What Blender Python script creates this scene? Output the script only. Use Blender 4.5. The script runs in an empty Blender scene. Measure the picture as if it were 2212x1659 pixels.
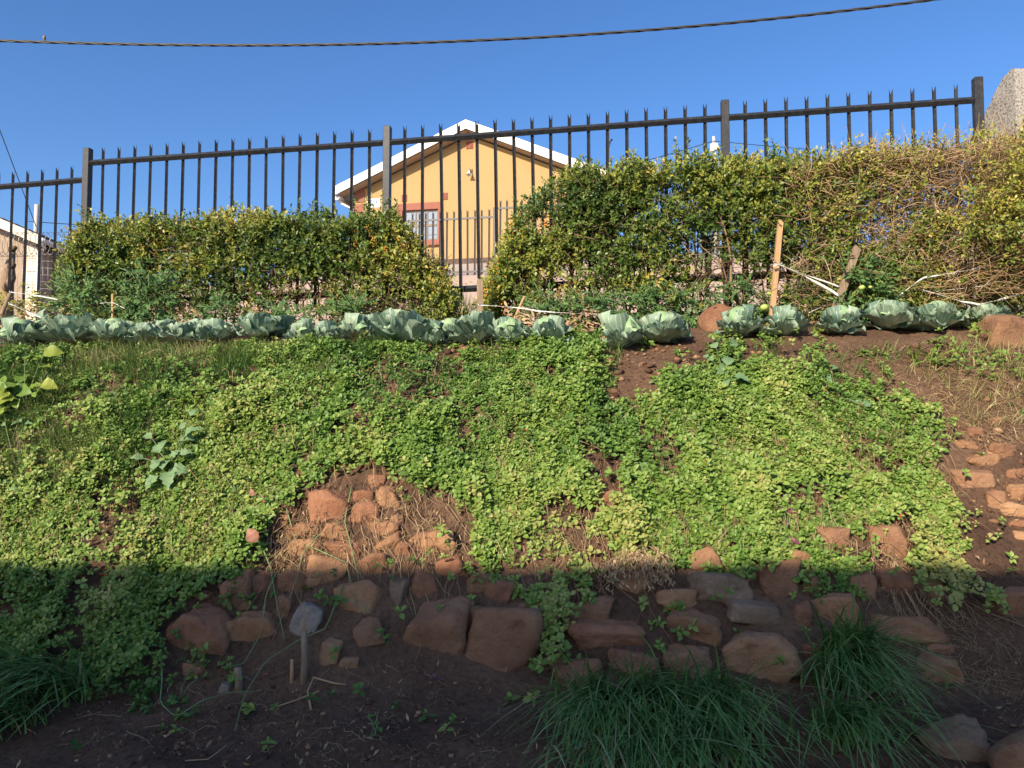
import bpy, bmesh, math, random
import numpy as np
from mathutils import Vector, Matrix, noise as mnoise

R = math.radians
rng = np.random.default_rng(11)
random.seed(7)
scene = bpy.context.scene
COL = scene.collection

# ------------------------------------------------------------------ camera
EYE = np.array([0.0, 0.0, 1.55])
PITCH = R(3.0)
FPX = 1661.0                     # focal length in units of a 2212 px wide frame
cam = bpy.data.cameras.new('camera')
cam.sensor_width = 36.0
cam.lens = 36.0 * FPX / 2212.0
cam.clip_start = 0.05
cam.clip_end = 2000.0
camo = bpy.data.objects.new('camera', cam)
camo.location = EYE
camo.rotation_euler = (R(90) + PITCH, 0, 0)
COL.objects.link(camo)
scene.camera = camo

# ------------------------------------------------------------------ sky and sun
SUN_EL, SUN_AZ = R(28), R(212)   # azimuth from +Y towards +X
world = bpy.data.worlds.new('World')
scene.world = world
world.use_nodes = True
wn = world.node_tree
sky = wn.nodes.new('ShaderNodeTexSky')
sky.sky_type = 'NISHITA'
sky.sun_disc = False
sky.sun_elevation = SUN_EL
sky.sun_rotation = SUN_AZ
sky.altitude = 600
sky.air_density = 1.0
sky.dust_density = 1.6
sky.ozone_density = 3.5
hsv = wn.nodes.new('ShaderNodeHueSaturation')      # the camera's blue rendering of the whole sky
hsv.inputs['Hue'].default_value = .507
hsv.inputs['Saturation'].default_value = 1.2
wn.links.new(sky.outputs[0], hsv.inputs['Color'])
wn.links.new(hsv.outputs[0], wn.nodes['Background'].inputs[0])
wn.nodes['Background'].inputs[1].default_value = 0.09
sl = bpy.data.lights.new('sun', 'SUN')
sl.energy = 3.35
sl.angle = R(0.53)
sl.color = (1.0, 0.88, 0.70)
so = bpy.data.objects.new('sun', sl)
TO_SUN = Vector((math.sin(SUN_AZ) * math.cos(SUN_EL), math.cos(SUN_AZ) * math.cos(SUN_EL), math.sin(SUN_EL)))
so.rotation_euler = TO_SUN.to_track_quat('Z', 'Y').to_euler()
so.location = TO_SUN * 40
COL.objects.link(so)
vs = scene.view_settings
vs.view_transform = 'Standard'
vs.look = 'None'
vs.exposure = 1.15
vs.gamma = 1.0
vs.use_curve_mapping = False
scene.cycles.use_denoising = True
scene.cycles.max_bounces = 8
scene.cycles.transparent_max_bounces = 8

# ------------------------------------------------------------------ small maths
CP, SP = math.cos(PITCH), math.sin(PITCH)
def ray(px, py):
    x = (px - 1106.0) / FPX
    y = (829.5 - py) / FPX
    return np.array([x, CP - y * SP, SP + y * CP])
def project(P):
    P = np.asarray(P, float) - EYE
    d = P[..., 1] * CP + P[..., 2] * SP
    u = P[..., 0]
    v = -P[..., 1] * SP + P[..., 2] * CP
    return 1106 + FPX * u / d, 829.5 - FPX * v / d
def smooth(a, b, x):
    t = np.clip((np.asarray(x, float) - a) / (b - a), 0, 1)
    return t * t * (3 - 2 * t)
def _hash(i, j, s):
    n = (i * 374761393 + j * 668265263 + s * 2147483647) & 0xffffffff
    n = ((n ^ (n >> 13)) * 1274126177) & 0xffffffff
    return ((n ^ (n >> 16)) & 0xffff) / 65535.0
def vnoise(x, y, s=0):
    x = np.asarray(x, float); y = np.asarray(y, float)
    i = np.floor(x).astype(np.int64); j = np.floor(y).astype(np.int64)
    fx = x - i; fy = y - j
    fx = fx * fx * (3 - 2 * fx); fy = fy * fy * (3 - 2 * fy)
    a = _hash(i, j, s); b = _hash(i + 1, j, s); c = _hash(i, j + 1, s); d = _hash(i + 1, j + 1, s)
    return (a * (1 - fx) + b * fx) * (1 - fy) + (c * (1 - fx) + d * fx) * fy
def fbm(x, y, s=0, o=4):
    t = 0; amp = 0.5; k = 1.0
    for q in range(o):
        t = t + amp * vnoise(np.asarray(x) * k, np.asarray(y) * k, s + q * 7)
        amp *= 0.5; k *= 2.03
    return t / (1 - 0.5 ** o)

# ------------------------------------------------------------------ the lie of the land
KY = np.array([-300, -80, 0, 2.5, 3.1, 3.68, 3.84, 4.12, 4.6, 5.3, 5.65, 6.0, 7.0, 8, 9, 17, 22, 30, 60, 600.])
KZ = np.array([-4, -1, 0, .05, .164, .27, .42, .80, 1.317, 1.92, 2.115, 2.2, 2.48, 2.6, 2.65, 3.5, 5.6, 6.0, 5.8, -4.])
_ty = np.arange(-2, 9, .01)
_tz = np.interp(_ty, KY, KZ)
_k = np.hanning(17); _k /= _k.sum()
_tzs = np.convolve(np.pad(_tz, 8, mode='edge'), _k, mode='valid')
STREET = math.tan(R(10.7))
def base_z(X, Y):
    X = np.asarray(X, float); Y = np.asarray(Y, float)
    q = Y + X * STREET * smooth(8, 11, Y) * (np.abs(X) < 60)
    z = np.where((q > -1.9) & (q < 8.9), np.interp(q, _ty, _tzs), np.interp(q, KY, KZ))
    z = z + .027 * np.clip(X, -4.6, 4.6) * smooth(4.6, 5.8, Y) * (1 - smooth(8, 12, Y))
    return z
def gz(X, Y):
    z = base_z(X, Y)
    near = smooth(1.5, 2.6, Y) * (1 - smooth(7.5, 9, Y))
    z = z + near * (.11 * (fbm(X * 1.3, Y * 1.3, 3, 3) - .5) + .05 * (fbm(np.asarray(X) * 6, np.asarray(Y) * 6, 5, 3) - .5)
                    + .022 * (fbm(np.asarray(X) * 28, np.asarray(Y) * 28, 9, 2) - .5))
    return z
def gnormal(X, Y, e=.06):
    dx = (base_z(X + e, Y) - base_z(X - e, Y)) / (2 * e)
    dy = (base_z(X, Y + e) - base_z(X, Y - e)) / (2 * e)
    n = np.stack([-dx, -dy, np.ones_like(dx)], -1)
    return n / np.linalg.norm(n, axis=-1, keepdims=True)
def at(px, py, ymax=6.1):
    """the point of the ground seen at (px, py); at ymax when the ray clears the crest"""
    d = ray(px, py); d = d / d[1]
    ys = np.arange(2.0, ymax, .01)
    P = EYE + d * ys[:, None]
    below = P[:, 2] < gz(P[:, 0], P[:, 1])
    k = int(np.argmax(below)) if below.any() else len(ys) - 1
    X, Y = P[k, 0], P[k, 1]
    return np.array([X, Y, float(gz(X, Y))])
def at_y(px, py, Y):
    d = ray(px, py)
    return EYE + d * (Y / d[1])
class Plane:
    """a vertical plane through (x0,y0) running along (cos a, -sin a)"""
    def __init__(s, x0, y0, a):
        s.o = np.array([x0, y0]); s.d = np.array([math.cos(a), -math.sin(a)]); s.n = np.array([-math.sin(a), -math.cos(a)]); s.a = a
    def hit(s, px, py, off=0.0):
        d = ray(px, py)
        o = s.o + s.n * off
        t = np.dot(o - EYE[:2], s.n) / np.dot(d[:2], s.n)
        return EYE + d * t
    def t_of(s, P): return float(np.dot(np.asarray(P)[:2] - s.o, s.d))
    def pt(s, t, z, off=0.0):
        q = s.o + s.d * t + s.n * off
        return np.array([q[0], q[1], z])
def in_poly(px, py, poly):
    inside = np.zeros(np.shape(px), bool)
    n = len(poly)
    for i in range(n):
        x1, y1 = poly[i]; x2, y2 = poly[(i + 1) % n]
        if y1 == y2: continue
        c = ((y1 > py) != (y2 > py)) & (px < (x2 - x1) * (py - y1) / (y2 - y1) + x1)
        inside ^= c
    return inside

# ------------------------------------------------------------------ object helpers
def tag(o, label=None, cat=None, group=None, kind=None):
    if label: o['label'] = label
    if cat: o['category'] = cat
    if group: o['group'] = group
    if kind: o['kind'] = kind
    return o
def empty(name, loc=(0, 0, 0), label=None, cat=None, group=None, rz=0.0):
    o = bpy.data.objects.new(name, None)
    o.empty_display_size = .1
    o.location = loc; o.rotation_euler = (0, 0, rz)
    COL.objects.link(o)
    return tag(o, label, cat, group)
def link(name, me, mat=None, parent=None, world_space=True):
    o = bpy.data.objects.new(name, me)
    COL.objects.link(o)
    if mat is not None and len(me.materials) == 0: me.materials.append(mat)
    if parent is not None:
        o.parent = parent
        if world_space:
            T = Matrix.LocRotScale(parent.location, parent.rotation_euler, parent.scale)
            if parent.parent is not None:
                pp = parent.parent
                T = Matrix.LocRotScale(pp.location, pp.rotation_euler, pp.scale) @ parent.matrix_parent_inverse @ T
            o.matrix_parent_inverse = T.inverted()
    return o
def mesh_from(name, V, F, smooth_=False):
    me = bpy.data.meshes.new(name)
    me.from_pydata([tuple(map(float, v)) for v in V], [], [tuple(f) for f in F])
    me.update()
    if smooth_: me.polygons.foreach_set('use_smooth', [True] * len(me.polygons))
    return me
def tri_mesh(name, V, T, tone=None, smooth_=False):
    """fast triangle mesh from numpy arrays with an optional per-vertex 'tone'"""
    me = bpy.data.meshes.new(name)
    V = np.ascontiguousarray(V, np.float32); T = np.ascontiguousarray(T, np.int32)
    me.vertices.add(len(V)); me.vertices.foreach_set('co', V.ravel())
    me.loops.add(T.size); me.loops.foreach_set('vertex_index', T.ravel())
    me.polygons.add(len(T))
    me.polygons.foreach_set('loop_start', np.arange(0, T.size, 3, dtype=np.int32))
    me.polygons.foreach_set('loop_total', np.full(len(T), 3, np.int32))
    if smooth_: me.polygons.foreach_set('use_smooth', np.ones(len(T), bool))
    if tone is not None:
        a = me.attributes.new('tone', 'FLOAT', 'POINT')
        a.data.foreach_set('value', np.ascontiguousarray(tone, np.float32))
    me.update(); me.validate()
    return me
def box_vf(c, s, rz=0.0):
    c = np.asarray(c, float); hx, hy, hz = s[0] / 2, s[1] / 2, s[2] / 2
    V = np.array([[x, y, z] for x in (-hx, hx) for y in (-hy, hy) for z in (-hz, hz)])
    ca, sa = math.cos(rz), math.sin(rz)
    V = V @ np.array([[ca, sa, 0], [-sa, ca, 0], [0, 0, 1]])
    F = [(0, 1, 3, 2), (4, 6, 7, 5), (0, 4, 5, 1), (2, 3, 7, 6), (0, 2, 6, 4), (1, 5, 7, 3)]
    return V + c, F
def box(name, c, s, mat, parent=None, rz=0.0, bevel=0.0):
    V, F = box_vf(c, s, rz)
    me = mesh_from(name, V, F)
    if bevel:
        bm = bmesh.new(); bm.from_mesh(me)
        bmesh.ops.bevel(bm, geom=bm.edges[:], offset=bevel, segments=1, affect='EDGES')
        bm.to_mesh(me); bm.free()
    return link(name, me, mat, parent)
def prism(name, poly, extr, mat, parent=None):
    """poly: list of 3D points (a planar loop), extruded by vector extr"""
    P = [np.asarray(p, float) for p in poly]; e = np.asarray(extr, float); n = len(P)
    V = P + [p + e for p in P]
    F = [tuple(range(n))[::-1], tuple(range(n, 2 * n))] + [(i, (i + 1) % n, n + (i + 1) % n, n + i) for i in range(n)]
    me = mesh_from(name, V, F)
    bm = bmesh.new(); bm.from_mesh(me); bmesh.ops.recalc_face_normals(bm, faces=bm.faces[:]); bm.to_mesh(me); bm.free()
    return link(name, me, mat, parent)
def tubes_arrays(paths, radii, sides=4, tones=None):
    Vs, Ts, To = [], [], []
    off = 0
    ang = np.arange(sides) * 2 * math.pi / sides
    for q, P in enumerate(paths):
        P = np.asarray(P, float); n = len(P)
        r = radii[q]
        r = np.full(n, r) if np.isscalar(r) else np.asarray(r, float)
        tg = np.gradient(P, axis=0)
        tg /= np.linalg.norm(tg, axis=1, keepdims=True) + 1e-9
        ref = np.array([0, 0, 1.]) if abs(tg[0, 2]) < .9 else np.array([1., 0, 0])
        a = np.cross(tg, ref); a /= np.linalg.norm(a, axis=1, keepdims=True) + 1e-9
        b = np.cross(tg, a)
        ring = P[:, None, :] + r[:, None, None] * (np.cos(ang)[None, :, None] * a[:, None, :] + np.sin(ang)[None, :, None] * b[:, None, :])
        Vs.append(ring.reshape(-1, 3))
        i = np.arange(n - 1)[:, None] * sides; j = np.arange(sides)[None, :]; j2 = (j + 1) % sides
        A = off + i + j; B = off + i + j2; C = off + i + sides + j2; D = off + i + sides + j
        Ts.append(np.stack([A, B, C], -1).reshape(-1, 3)); Ts.append(np.stack([A, C, D], -1).reshape(-1, 3))
        for k in range(1, sides - 1):
            Ts.append(np.array([[off, off + k + 1, off + k], [off + (n - 1) * sides, off + (n - 1) * sides + k, off + (n - 1) * sides + k + 1]]))
        To.append(np.full(n * sides, 0.5 if tones is None else tones[q]))
        off += n * sides
    return np.concatenate(Vs), np.concatenate(Ts), np.concatenate(To)
def tubes(name, paths, radii, mat, parent=None, sides=4, tones=None, smooth_=True):
    V, T, To = tubes_arrays(paths, radii, sides, tones)
    return link(name, tri_mesh(name, V, T, To, smooth_), mat, parent)

# ------------------------------------------------------------------ leaves in bulk
def leaf_tmpl(rows=2, wmax=.3, fold=.12, curl=.15, peak=.45, tip=1.0):
    V = [(0, 0, 0)]; T = []
    for k in range(1, rows + 1):
        v = k / (rows + 1)
        w = wmax * (math.sin(math.pi * v ** (math.log(.5) / math.log(peak)))) ** tip
        z = -curl * v * v
        V += [(-w, v, z + fold * w), (0, v, z), (w, v, z + fold * w)]
    V.append((0, 1, -curl))
    e = len(V) - 1
    T += [(0, 2, 1), (0, 3, 2)]
    for k in range(rows - 1):
        a = 1 + 3 * k; b = a + 3
        T += [(a, a + 1, b + 1), (a, b + 1, b), (a + 1, a + 2, b + 2), (a + 1, b + 2, b + 1)]
    a = 1 + 3 * (rows - 1)
    T += [(a, a + 1, e), (a + 1, a + 2, e)]
    return np.array(V, float), np.array(T, int)
def unit(a): return a / (np.linalg.norm(a, axis=-1, keepdims=True) + 1e-9)
def leaf_arrays(tm, pos, dirn, nrm, size, width, tone):
    V, T = tm
    y = unit(dirn); x = unit(np.cross(y, nrm)); z = np.cross(x, y)
    n = len(pos); k = len(V)
    W = (x[:, None, :] * (V[None, :, 0, None] * width[:, None, None]) + y[:, None, :] * V[None, :, 1, None] + z[:, None, :] * V[None, :, 2, None]) * size[:, None, None] + pos[:, None, :]
    TT = (T[None] + (np.arange(n) * k)[:, None, None]).reshape(-1, 3)
    return W.reshape(-1, 3), TT, np.repeat(tone, k)
def merge(parts):
    Vs, Ts, To = [], [], []; off = 0
    for V, T, t in parts:
        Vs.append(V); Ts.append(T + off); To.append(t); off += len(V)
    return np.concatenate(Vs), np.concatenate(Ts), np.concatenate(To)
def blades(pos, up, side, length, width, bend, tone, segs=4):
    """grass blades: pos base, up initial direction, side = direction they fall towards"""
    n = len(pos)
    s = np.linspace(0, 1, segs + 1)
    P = pos[:, None, :] + up[:, None, :] * (length[:, None] * s)[..., None]
    P = P + side[:, None, :] * (bend[:, None] * length[:, None] * s ** 2)[..., None]
    P[..., 2] -= (np.abs(bend)[:, None] ** 1.6 * length[:, None] * .55 * s ** 2.4)
    w = unit(np.cross(up, side))
    prof = np.maximum(1 - s ** 2.2, .04)
    L = P - w[:, None, :] * (width[:, None] * .5 * prof)[..., None]
    Q = P + w[:, None, :] * (width[:, None] * .5 * prof)[..., None]
    V = np.stack([L, Q], 2).reshape(n, -1, 3)
    T = []
    for k in range(segs):
        a = 2 * k
        T += [(a, a + 1, a + 3), (a, a + 3, a + 2)]
    T = np.array(T)
    k = V.shape[1]
    TT = (T[None] + (np.arange(n) * k)[:, None, None]).reshape(-1, 3)
    return V.reshape(-1, 3), TT, np.repeat(tone, k)
def rand_unit(n):
    v = rng.normal(size=(n, 3)); return unit(v)

# ------------------------------------------------------------------ materials
def newmat(name):
    m = bpy.data.materials.new(name); m.use_nodes = True
    nt = m.node_tree
    return m, nt, nt.nodes['Principled BSDF'], nt.nodes['Material Output']
def N(nt, t, **kw):
    n = nt.nodes.new(t)
    for k, v in kw.items(): setattr(n, k, v)
    return n
def ramp(nt, stops, src):
    r = N(nt, 'ShaderNodeValToRGB')
    e = r.color_ramp.elements
    while len(e) < len(stops): e.new(.5)
    for q, (p, c) in zip(e, stops): q.position = p; q.color = (*c, 1)
    nt.links.new(src, r.inputs[0])
    return r
def noise_tex(nt, scale, detail=5, rough=.6, coord='Object', stretch=None):
    tc = N(nt, 'ShaderNodeTexCoord')
    n = N(nt, 'ShaderNodeTexNoise')
    n.inputs['Scale'].default_value = scale; n.inputs['Detail'].default_value = detail; n.inputs['Roughness'].default_value = rough
    if stretch:
        mp = N(nt, 'ShaderNodeMapping'); mp.inputs['Scale'].default_value = stretch
        nt.links.new(tc.outputs[coord], mp.inputs[0]); nt.links.new(mp.outputs[0], n.inputs['Vector'])
    else:
        nt.links.new(tc.outputs[coord], n.inputs['Vector'])
    return n
def bump(nt, b, src, strength=.4, dist=.02, prev=None):
    bp = N(nt, 'ShaderNodeBump'); bp.inputs['Strength'].default_value = strength; bp.inputs['Distance'].default_value = dist
    nt.links.new(src, bp.inputs['Height'])
    if prev is not None: nt.links.new(prev.outputs[0], bp.inputs['Normal'])
    nt.links.new(bp.outputs[0], b.inputs['Normal'])
    return bp
def m_noise(name, stops, scale, rough=.8, bstr=.4, bdist=.01, bscale=None, coord='Object', spec=.3, stretch=None):
    m, nt, b, o = newmat(name)
    n = noise_tex(nt, scale, 6, .65, coord, stretch)
    r = ramp(nt, stops, n.outputs[0])
    nt.links.new(r.outputs[0], b.inputs['Base Color'])
    b.inputs['Roughness'].default_value = rough; b.inputs['Specular IOR Level'].default_value = spec
    if bstr:
        n2 = noise_tex(nt, bscale or scale * 4, 6, .7, coord, stretch)
        bump(nt, b, n2.outputs[0], bstr, bdist)
    return m
def m_leaf(name, stops, rough=.45, spec=.4, trans=.25):
    m, nt, b, o = newmat(name)
    a = N(nt, 'ShaderNodeAttribute', attribute_name='tone')
    g = N(nt, 'ShaderNodeNewGeometry')
    ad = N(nt, 'ShaderNodeMath', operation='MULTIPLY_ADD')
    nt.links.new(g.outputs['Random Per Island'], ad.inputs[0]); ad.inputs[1].default_value = .30; ad.inputs[2].default_value = -.15
    ad2 = N(nt, 'ShaderNodeMath', operation='ADD'); nt.links.new(a.outputs['Fac'], ad2.inputs[0]); nt.links.new(ad.outputs[0], ad2.inputs[1])
    r = ramp(nt, stops, ad2.outputs[0])
    nt.links.new(r.outputs[0], b.inputs['Base Color'])
    b.inputs['Roughness'].default_value = rough; b.inputs['Specular IOR Level'].default_value = spec
    if trans:
        t = N(nt, 'ShaderNodeBsdfTranslucent'); nt.links.new(r.outputs[0], t.inputs['Color'])
        mx = N(nt, 'ShaderNodeMixShader'); mx.inputs[0].default_value = trans
        nt.links.new(b.outputs[0], mx.inputs[1]); nt.links.new(t.outputs[0], mx.inputs[2]); nt.links.new(mx.outputs[0], o.inputs['Surface'])
    return m
def m_plain(name, col, rough=.6, spec=.4, metal=0.0):
    m, nt, b, o = newmat(name)
    n = noise_tex(nt, 30, 4)
    mx = ramp(nt, [(.2, tuple(c * .86 for c in col)), (.8, tuple(min(1, c * 1.08) for c in col))], n.outputs[0])
    nt.links.new(mx.outputs[0], b.inputs['Base Color'])
    b.inputs['Roughness'].default_value = rough; b.inputs['Specular IOR Level'].default_value = spec; b.inputs['Metallic'].default_value = metal
    return m

M = {}
# soil: red-brown loam, crumbly
def mk_soil():
    m, nt, b, o = newmat('soil')
    n1 = noise_tex(nt, 1.6, 5, .6); n2 = noise_tex(nt, 38, 6, .7); n3 = noise_tex(nt, 150, 4, .7)
    r1 = ramp(nt, [(.3, (.090, .052, .034)), (.52, (.155, .090, .056)), (.75, (.225, .135, .084))], n1.outputs[0])
    r2 = ramp(nt, [(.3, (.45, .42, .40)), (.5, (1, 1, 1)), (.72, (1.45, 1.4, 1.3))], n2.outputs[0])
    mx = N(nt, 'ShaderNodeMix', data_type='RGBA', blend_type='MULTIPLY'); mx.inputs[0].default_value = .8
    nt.links.new(r1.outputs[0], mx.inputs[6]); nt.links.new(r2.outputs[0], mx.inputs[7]); nt.links.new(mx.outputs[2], b.inputs['Base Color'])
    b.inputs['Roughness'].default_value = .95; b.inputs['Specular IOR Level'].default_value = .15
    p = bump(nt, b, n2.outputs[0], .9, .03); bump(nt, b, n3.outputs[0], .6, .008, p)
    return m
M['soil'] = mk_soil()
def mk_stone(name, stops, tint):
    m, nt, b, o = newmat(name)
    oi = N(nt, 'ShaderNodeObjectInfo')
    n1 = noise_tex(nt, 5, 6, .65); n2 = noise_tex(nt, 34, 6, .75); n3 = noise_tex(nt, 9, 5, .6)
    # shift the noise with each stone's own random number
    for n in (n1, n2, n3):
        n.noise_dimensions = '4D'
        ml = N(nt, 'ShaderNodeMath', operation='MULTIPLY'); nt.links.new(oi.outputs['Random'], ml.inputs[0]); ml.inputs[1].default_value = 37
        nt.links.new(ml.outputs[0], n.inputs['W'])
    r1 = ramp(nt, stops, n1.outputs[0])
    r2 = ramp(nt, tint, oi.outputs['Random'])
    mx = N(nt, 'ShaderNodeMix', data_type='RGBA', blend_type='MULTIPLY'); mx.inputs[0].default_value = 1
    nt.links.new(r1.outputs[0], mx.inputs[6]); nt.links.new(r2.outputs[0], mx.inputs[7])
    r3 = ramp(nt, [(.56, (1, 1, 1)), (.7, (.55, .5, .48))], n3.outputs[0])
    m2 = N(nt, 'ShaderNodeMix', data_type='RGBA', blend_type='MULTIPLY'); m2.inputs[0].default_value = .8
    nt.links.new(mx.outputs[2], m2.inputs[6]); nt.links.new(r3.outputs[0], m2.inputs[7])
    nt.links.new(m2.outputs[2], b.inputs['Base Color'])
    b.inputs['Roughness'].default_value = .85; b.inputs['Specular IOR Level'].default_value = .25
    p = bump(nt, b, n1.outputs[0], .9, .05); bump(nt, b, n2.outputs[0], .9, .02, p)
    return m
M['sandstone'] = mk_stone('sandstone', [(.25, (.23, .118, .068)), (.5, (.37, .200, .108)), (.75, (.48, .295, .168))],
                          [(0, (.72, .66, .66)), (.25, (.90, .74, .72)), (.5, (.78, .76, .76)), (.75, (1.0, .95, .88)), (1, (1.1, 1.08, 1.0))])
M['greystone'] = mk_stone('grey_stone', [(.25, (.19, .118, .075)), (.5, (.29, .19, .12)), (.75, (.38, .265, .175))], [(0, (.9, .9, .9)), (1, (1.1, 1.1, 1.1))])
M['whitestone'] = mk_stone('white_stone', [(.25, (.17, .13, .10)), (.5, (.29, .235, .19)), (.75, (.42, .35, .29))], [(0, (1, 1, 1)), (1, (1.05, 1.05, 1.05))])
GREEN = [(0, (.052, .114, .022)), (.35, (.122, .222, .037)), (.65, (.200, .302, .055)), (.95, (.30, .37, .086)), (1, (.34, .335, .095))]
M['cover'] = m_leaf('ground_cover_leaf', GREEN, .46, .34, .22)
M['hedge'] = m_leaf('hedge_leaf', [(0, (.036, .075, .015)), (.3, (.088, .150, .026)), (.55, (.17, .225, .038)), (.8, (.32, .33, .05)), (1, (.48, .36, .08))], .42, .45, .25)
M['dry'] = m_leaf('dry_stems', [(0, (.16, .09, .05)), (.5, (.34, .21, .11)), (1, (.50, .37, .21))], .8, .2, 0)
M['twig'] = m_leaf('twigs', [(0, (.07, .045, .03)), (.5, (.16, .10, .06)), (1, (.30, .20, .11))], .85, .2, 0)
M['grass'] = m_leaf('grass_blade', [(0, (.06, .135, .03)), (.4, (.15, .235, .055)), (.7, (.32, .32, .115)), (1, (.52, .42, .22))], .55, .3, .2)
M['chive'] = m_leaf('strap_leaf', [(0, (.07, .165, .045)), (.5, (.165, .325, .09)), (.9, (.28, .42, .13)), (1, (.50, .44, .24))], .4, .45, .2)
M['tomato_leaf'] = m_leaf('tomato_leaf', [(0, (.05, .11, .035)), (.4, (.10, .20, .055)), (.75, (.20, .28, .075)), (1, (.38, .27, .11))], .55, .3, .25)
M['yellow_leaf'] = m_leaf('yellowing_leaf', [(0, (.09, .18, .03)), (.5, (.18, .28, .04)), (1, (.34, .38, .06))], .45, .4, .3)
M['pale_leaf'] = m_leaf('pale_weed_leaf', [(0, (.12, .22, .10)), (.5, (.20, .31, .14)), (1, (.29, .40, .18))], .55, .3, .25)
M['purple_leaf'] = m_leaf('purple_leaf', [(0, (.10, .03, .05)), (1, (.22, .06, .08))], .45, .4, .2)
M['stem'] = m_plain('green_stem', (.17, .24, .09), .6)
M['berry'] = m_plain('orange_berry', (.78, .30, .03), .4)
M['red_flower'] = m_plain('red_flower', (.75, .04, .05), .5)
M['white_flower'] = m_plain('white_flower', (.8, .8, .7), .6)
M['tomato'] = m_plain('green_tomato', (.42, .52, .12), .28, .5)
M['fallen'] = m_plain('fallen_leaf', (.30, .135, .085), .6)
M['tape'] = m_plain('white_tape', (.80, .77, .70), .6)
M['wood'] = m_noise('stake_wood', [(.3, (.36, .20, .09)), (.7, (.56, .36, .18))], 14, .75, .3, .004, 60, stretch=(6, 6, .6))
M['oldwood'] = m_noise('weathered_wood', [(.3, (.17, .11, .07)), (.7, (.36, .26, .17))], 14, .85, .4, .006, 60, stretch=(6, 6, .6))
def mk_paint():
    m, nt, b, o = newmat('black_fence_paint')
    n = noise_tex(nt, 7, 5, .6); n2 = noise_tex(nt, 26, 5, .6)
    r = ramp(nt, [(.35, (.018, .019, .023)), (.62, (.036, .036, .038)), (.78, (.07, .065, .06))], n2.outputs[0])
    r2 = ramp(nt, [(.70, (0, 0, 0)), (.73, (1, 1, 1))], n.outputs[0])
    mx = N(nt, 'ShaderNodeMix', data_type='RGBA'); nt.links.new(r2.outputs[0], mx.inputs[0])
    nt.links.new(r.outputs[0], mx.inputs[6]); mx.inputs[7].default_value = (.30, .075, .04, 1)
    nt.links.new(mx.outputs[2], b.inputs['Base Color'])
    b.inputs['Roughness'].default_value = .5; b.inputs['Specular IOR Level'].default_value = .32
    bump(nt, b, n2.outputs[0], .12, .002)
    return m
M['paint'] = mk_paint()
M['greysteel'] = m_plain('far_fence_paint', (.10, .085, .08), .5)
M['cable'] = m_plain('black_cable', (.05, .048, .046), .45)
M['yellow'] = m_noise('yellow_plaster', [(.3, (.40, .262, .115)), (.7, (.43, .282, .126))], 1.2, .85, .12, .004, 60)
M['red'] = m_noise('red_oxide_paint', [(.3, (.28, .105, .072)), (.7, (.32, .125, .085))], 4, .8, .1, .003, 60)
M['white'] = m_noise('white_paint', [(.3, (.74, .70, .66)), (.7, (.82, .79, .76))], 3, .6, .08, .003, 40)
M['darkred'] = m_plain('dark_vent', (.20, .05, .035), .8)
M['pink'] = m_noise('pink_plaster', [(.3, (.34, .25, .21)), (.7, (.41, .31, .265))], 1.5, .9, .2, .006, 50)
M['apron'] = m_noise('pale_concrete', [(.3, (.33, .27, .23)), (.7, (.43, .36, .315))], 2, .9, .2, .01, 30)
M['bounce'] = m_noise('bounce_surface', [(.3, (.56, .47, .37)), (.7, (.66, .56, .45))], 2, .9, .2, .01, 30)  # pale surface of the added slab that reflects sun into the shade
M['plinth'] = m_noise('rough_brown_plinth', [(.3, (.09, .055, .045)), (.7, (.20, .13, .10))], 9, .9, .8, .05, 14)
M['beige'] = m_noise('beige_plaster', [(.3, (.35, .26, .185)), (.7, (.41, .31, .225))], 2, .85, .1, .004, 60)
M['cream'] = m_noise('cream_plaster', [(.3, (.68, .60, .48)), (.7, (.76, .68, .56))], 3, .8, .1, .004, 40)
M['tile'] = m_noise('dark_roof_tile', [(.3, (.045, .042, .042)), (.7, (.12, .11, .105))], 8, .85, .4, .01, 40)
M['sheet'] = m_noise('roof_sheet', [(.3, (.20, .18, .17)), (.7, (.30, .28, .26))], 3, .6, .1, .01, 20)
M['frame'] = m_plain('window_frame', (.15, .11, .07), .5)
M['sign_blue'] = m_plain('sign_blue', (.12, .18, .30), .5)
M['sign_white'] = m_plain('sign_white', (.82, .85, .88), .5)
M['galv'] = m_plain('galvanised_wire', (.38, .36, .34), .4, .5, .6)
M['concrete_grey'] = m_plain('pole_grey', (.52, .47, .43), .8)
def mk_glass():
    m, nt, b, o = newmat('window_glass')
    b.inputs['Base Color'].default_value = (.05, .07, .09, 1); b.inputs['Roughness'].default_value = .03
    b.inputs['Specular IOR Level'].default_value = 1.0; b.inputs['IOR'].default_value = 2.0
    return m
M['glass'] = mk_glass()
def mk_mildew():
    m, nt, b, o = newmat('mildewed_plaster')
    n = noise_tex(nt, 3, 5, .6); n2 = noise_tex(nt, 55, 6, .8); n3 = noise_tex(nt, 70, 5, .7)
    r = ramp(nt, [(.3, (.33, .29, .25)), (.7, (.50, .46, .40))], n.outputs[0])
    r2 = ramp(nt, [(.42, (.16, .14, .13)), (.52, (1, 1, 1))], n2.outputs[0])
    mx = N(nt, 'ShaderNodeMix', data_type='RGBA', blend_type='MULTIPLY'); mx.inputs[0].default_value = .85
    nt.links.new(r.outputs[0], mx.inputs[6]); nt.links.new(r2.outputs[0], mx.inputs[7]); nt.links.new(mx.outputs[2], b.inputs['Base Color'])
    b.inputs['Roughness'].default_value = .95
    bump(nt, b, n3.outputs[0], .8, .012)
    return m
M['mildew'] = mk_mildew()
M['block'] = m_noise('pinkish_block', [(.3, (.40, .27, .19)), (.7, (.56, .40, .29))], 6, .9, .5, .01, 40)
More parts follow.
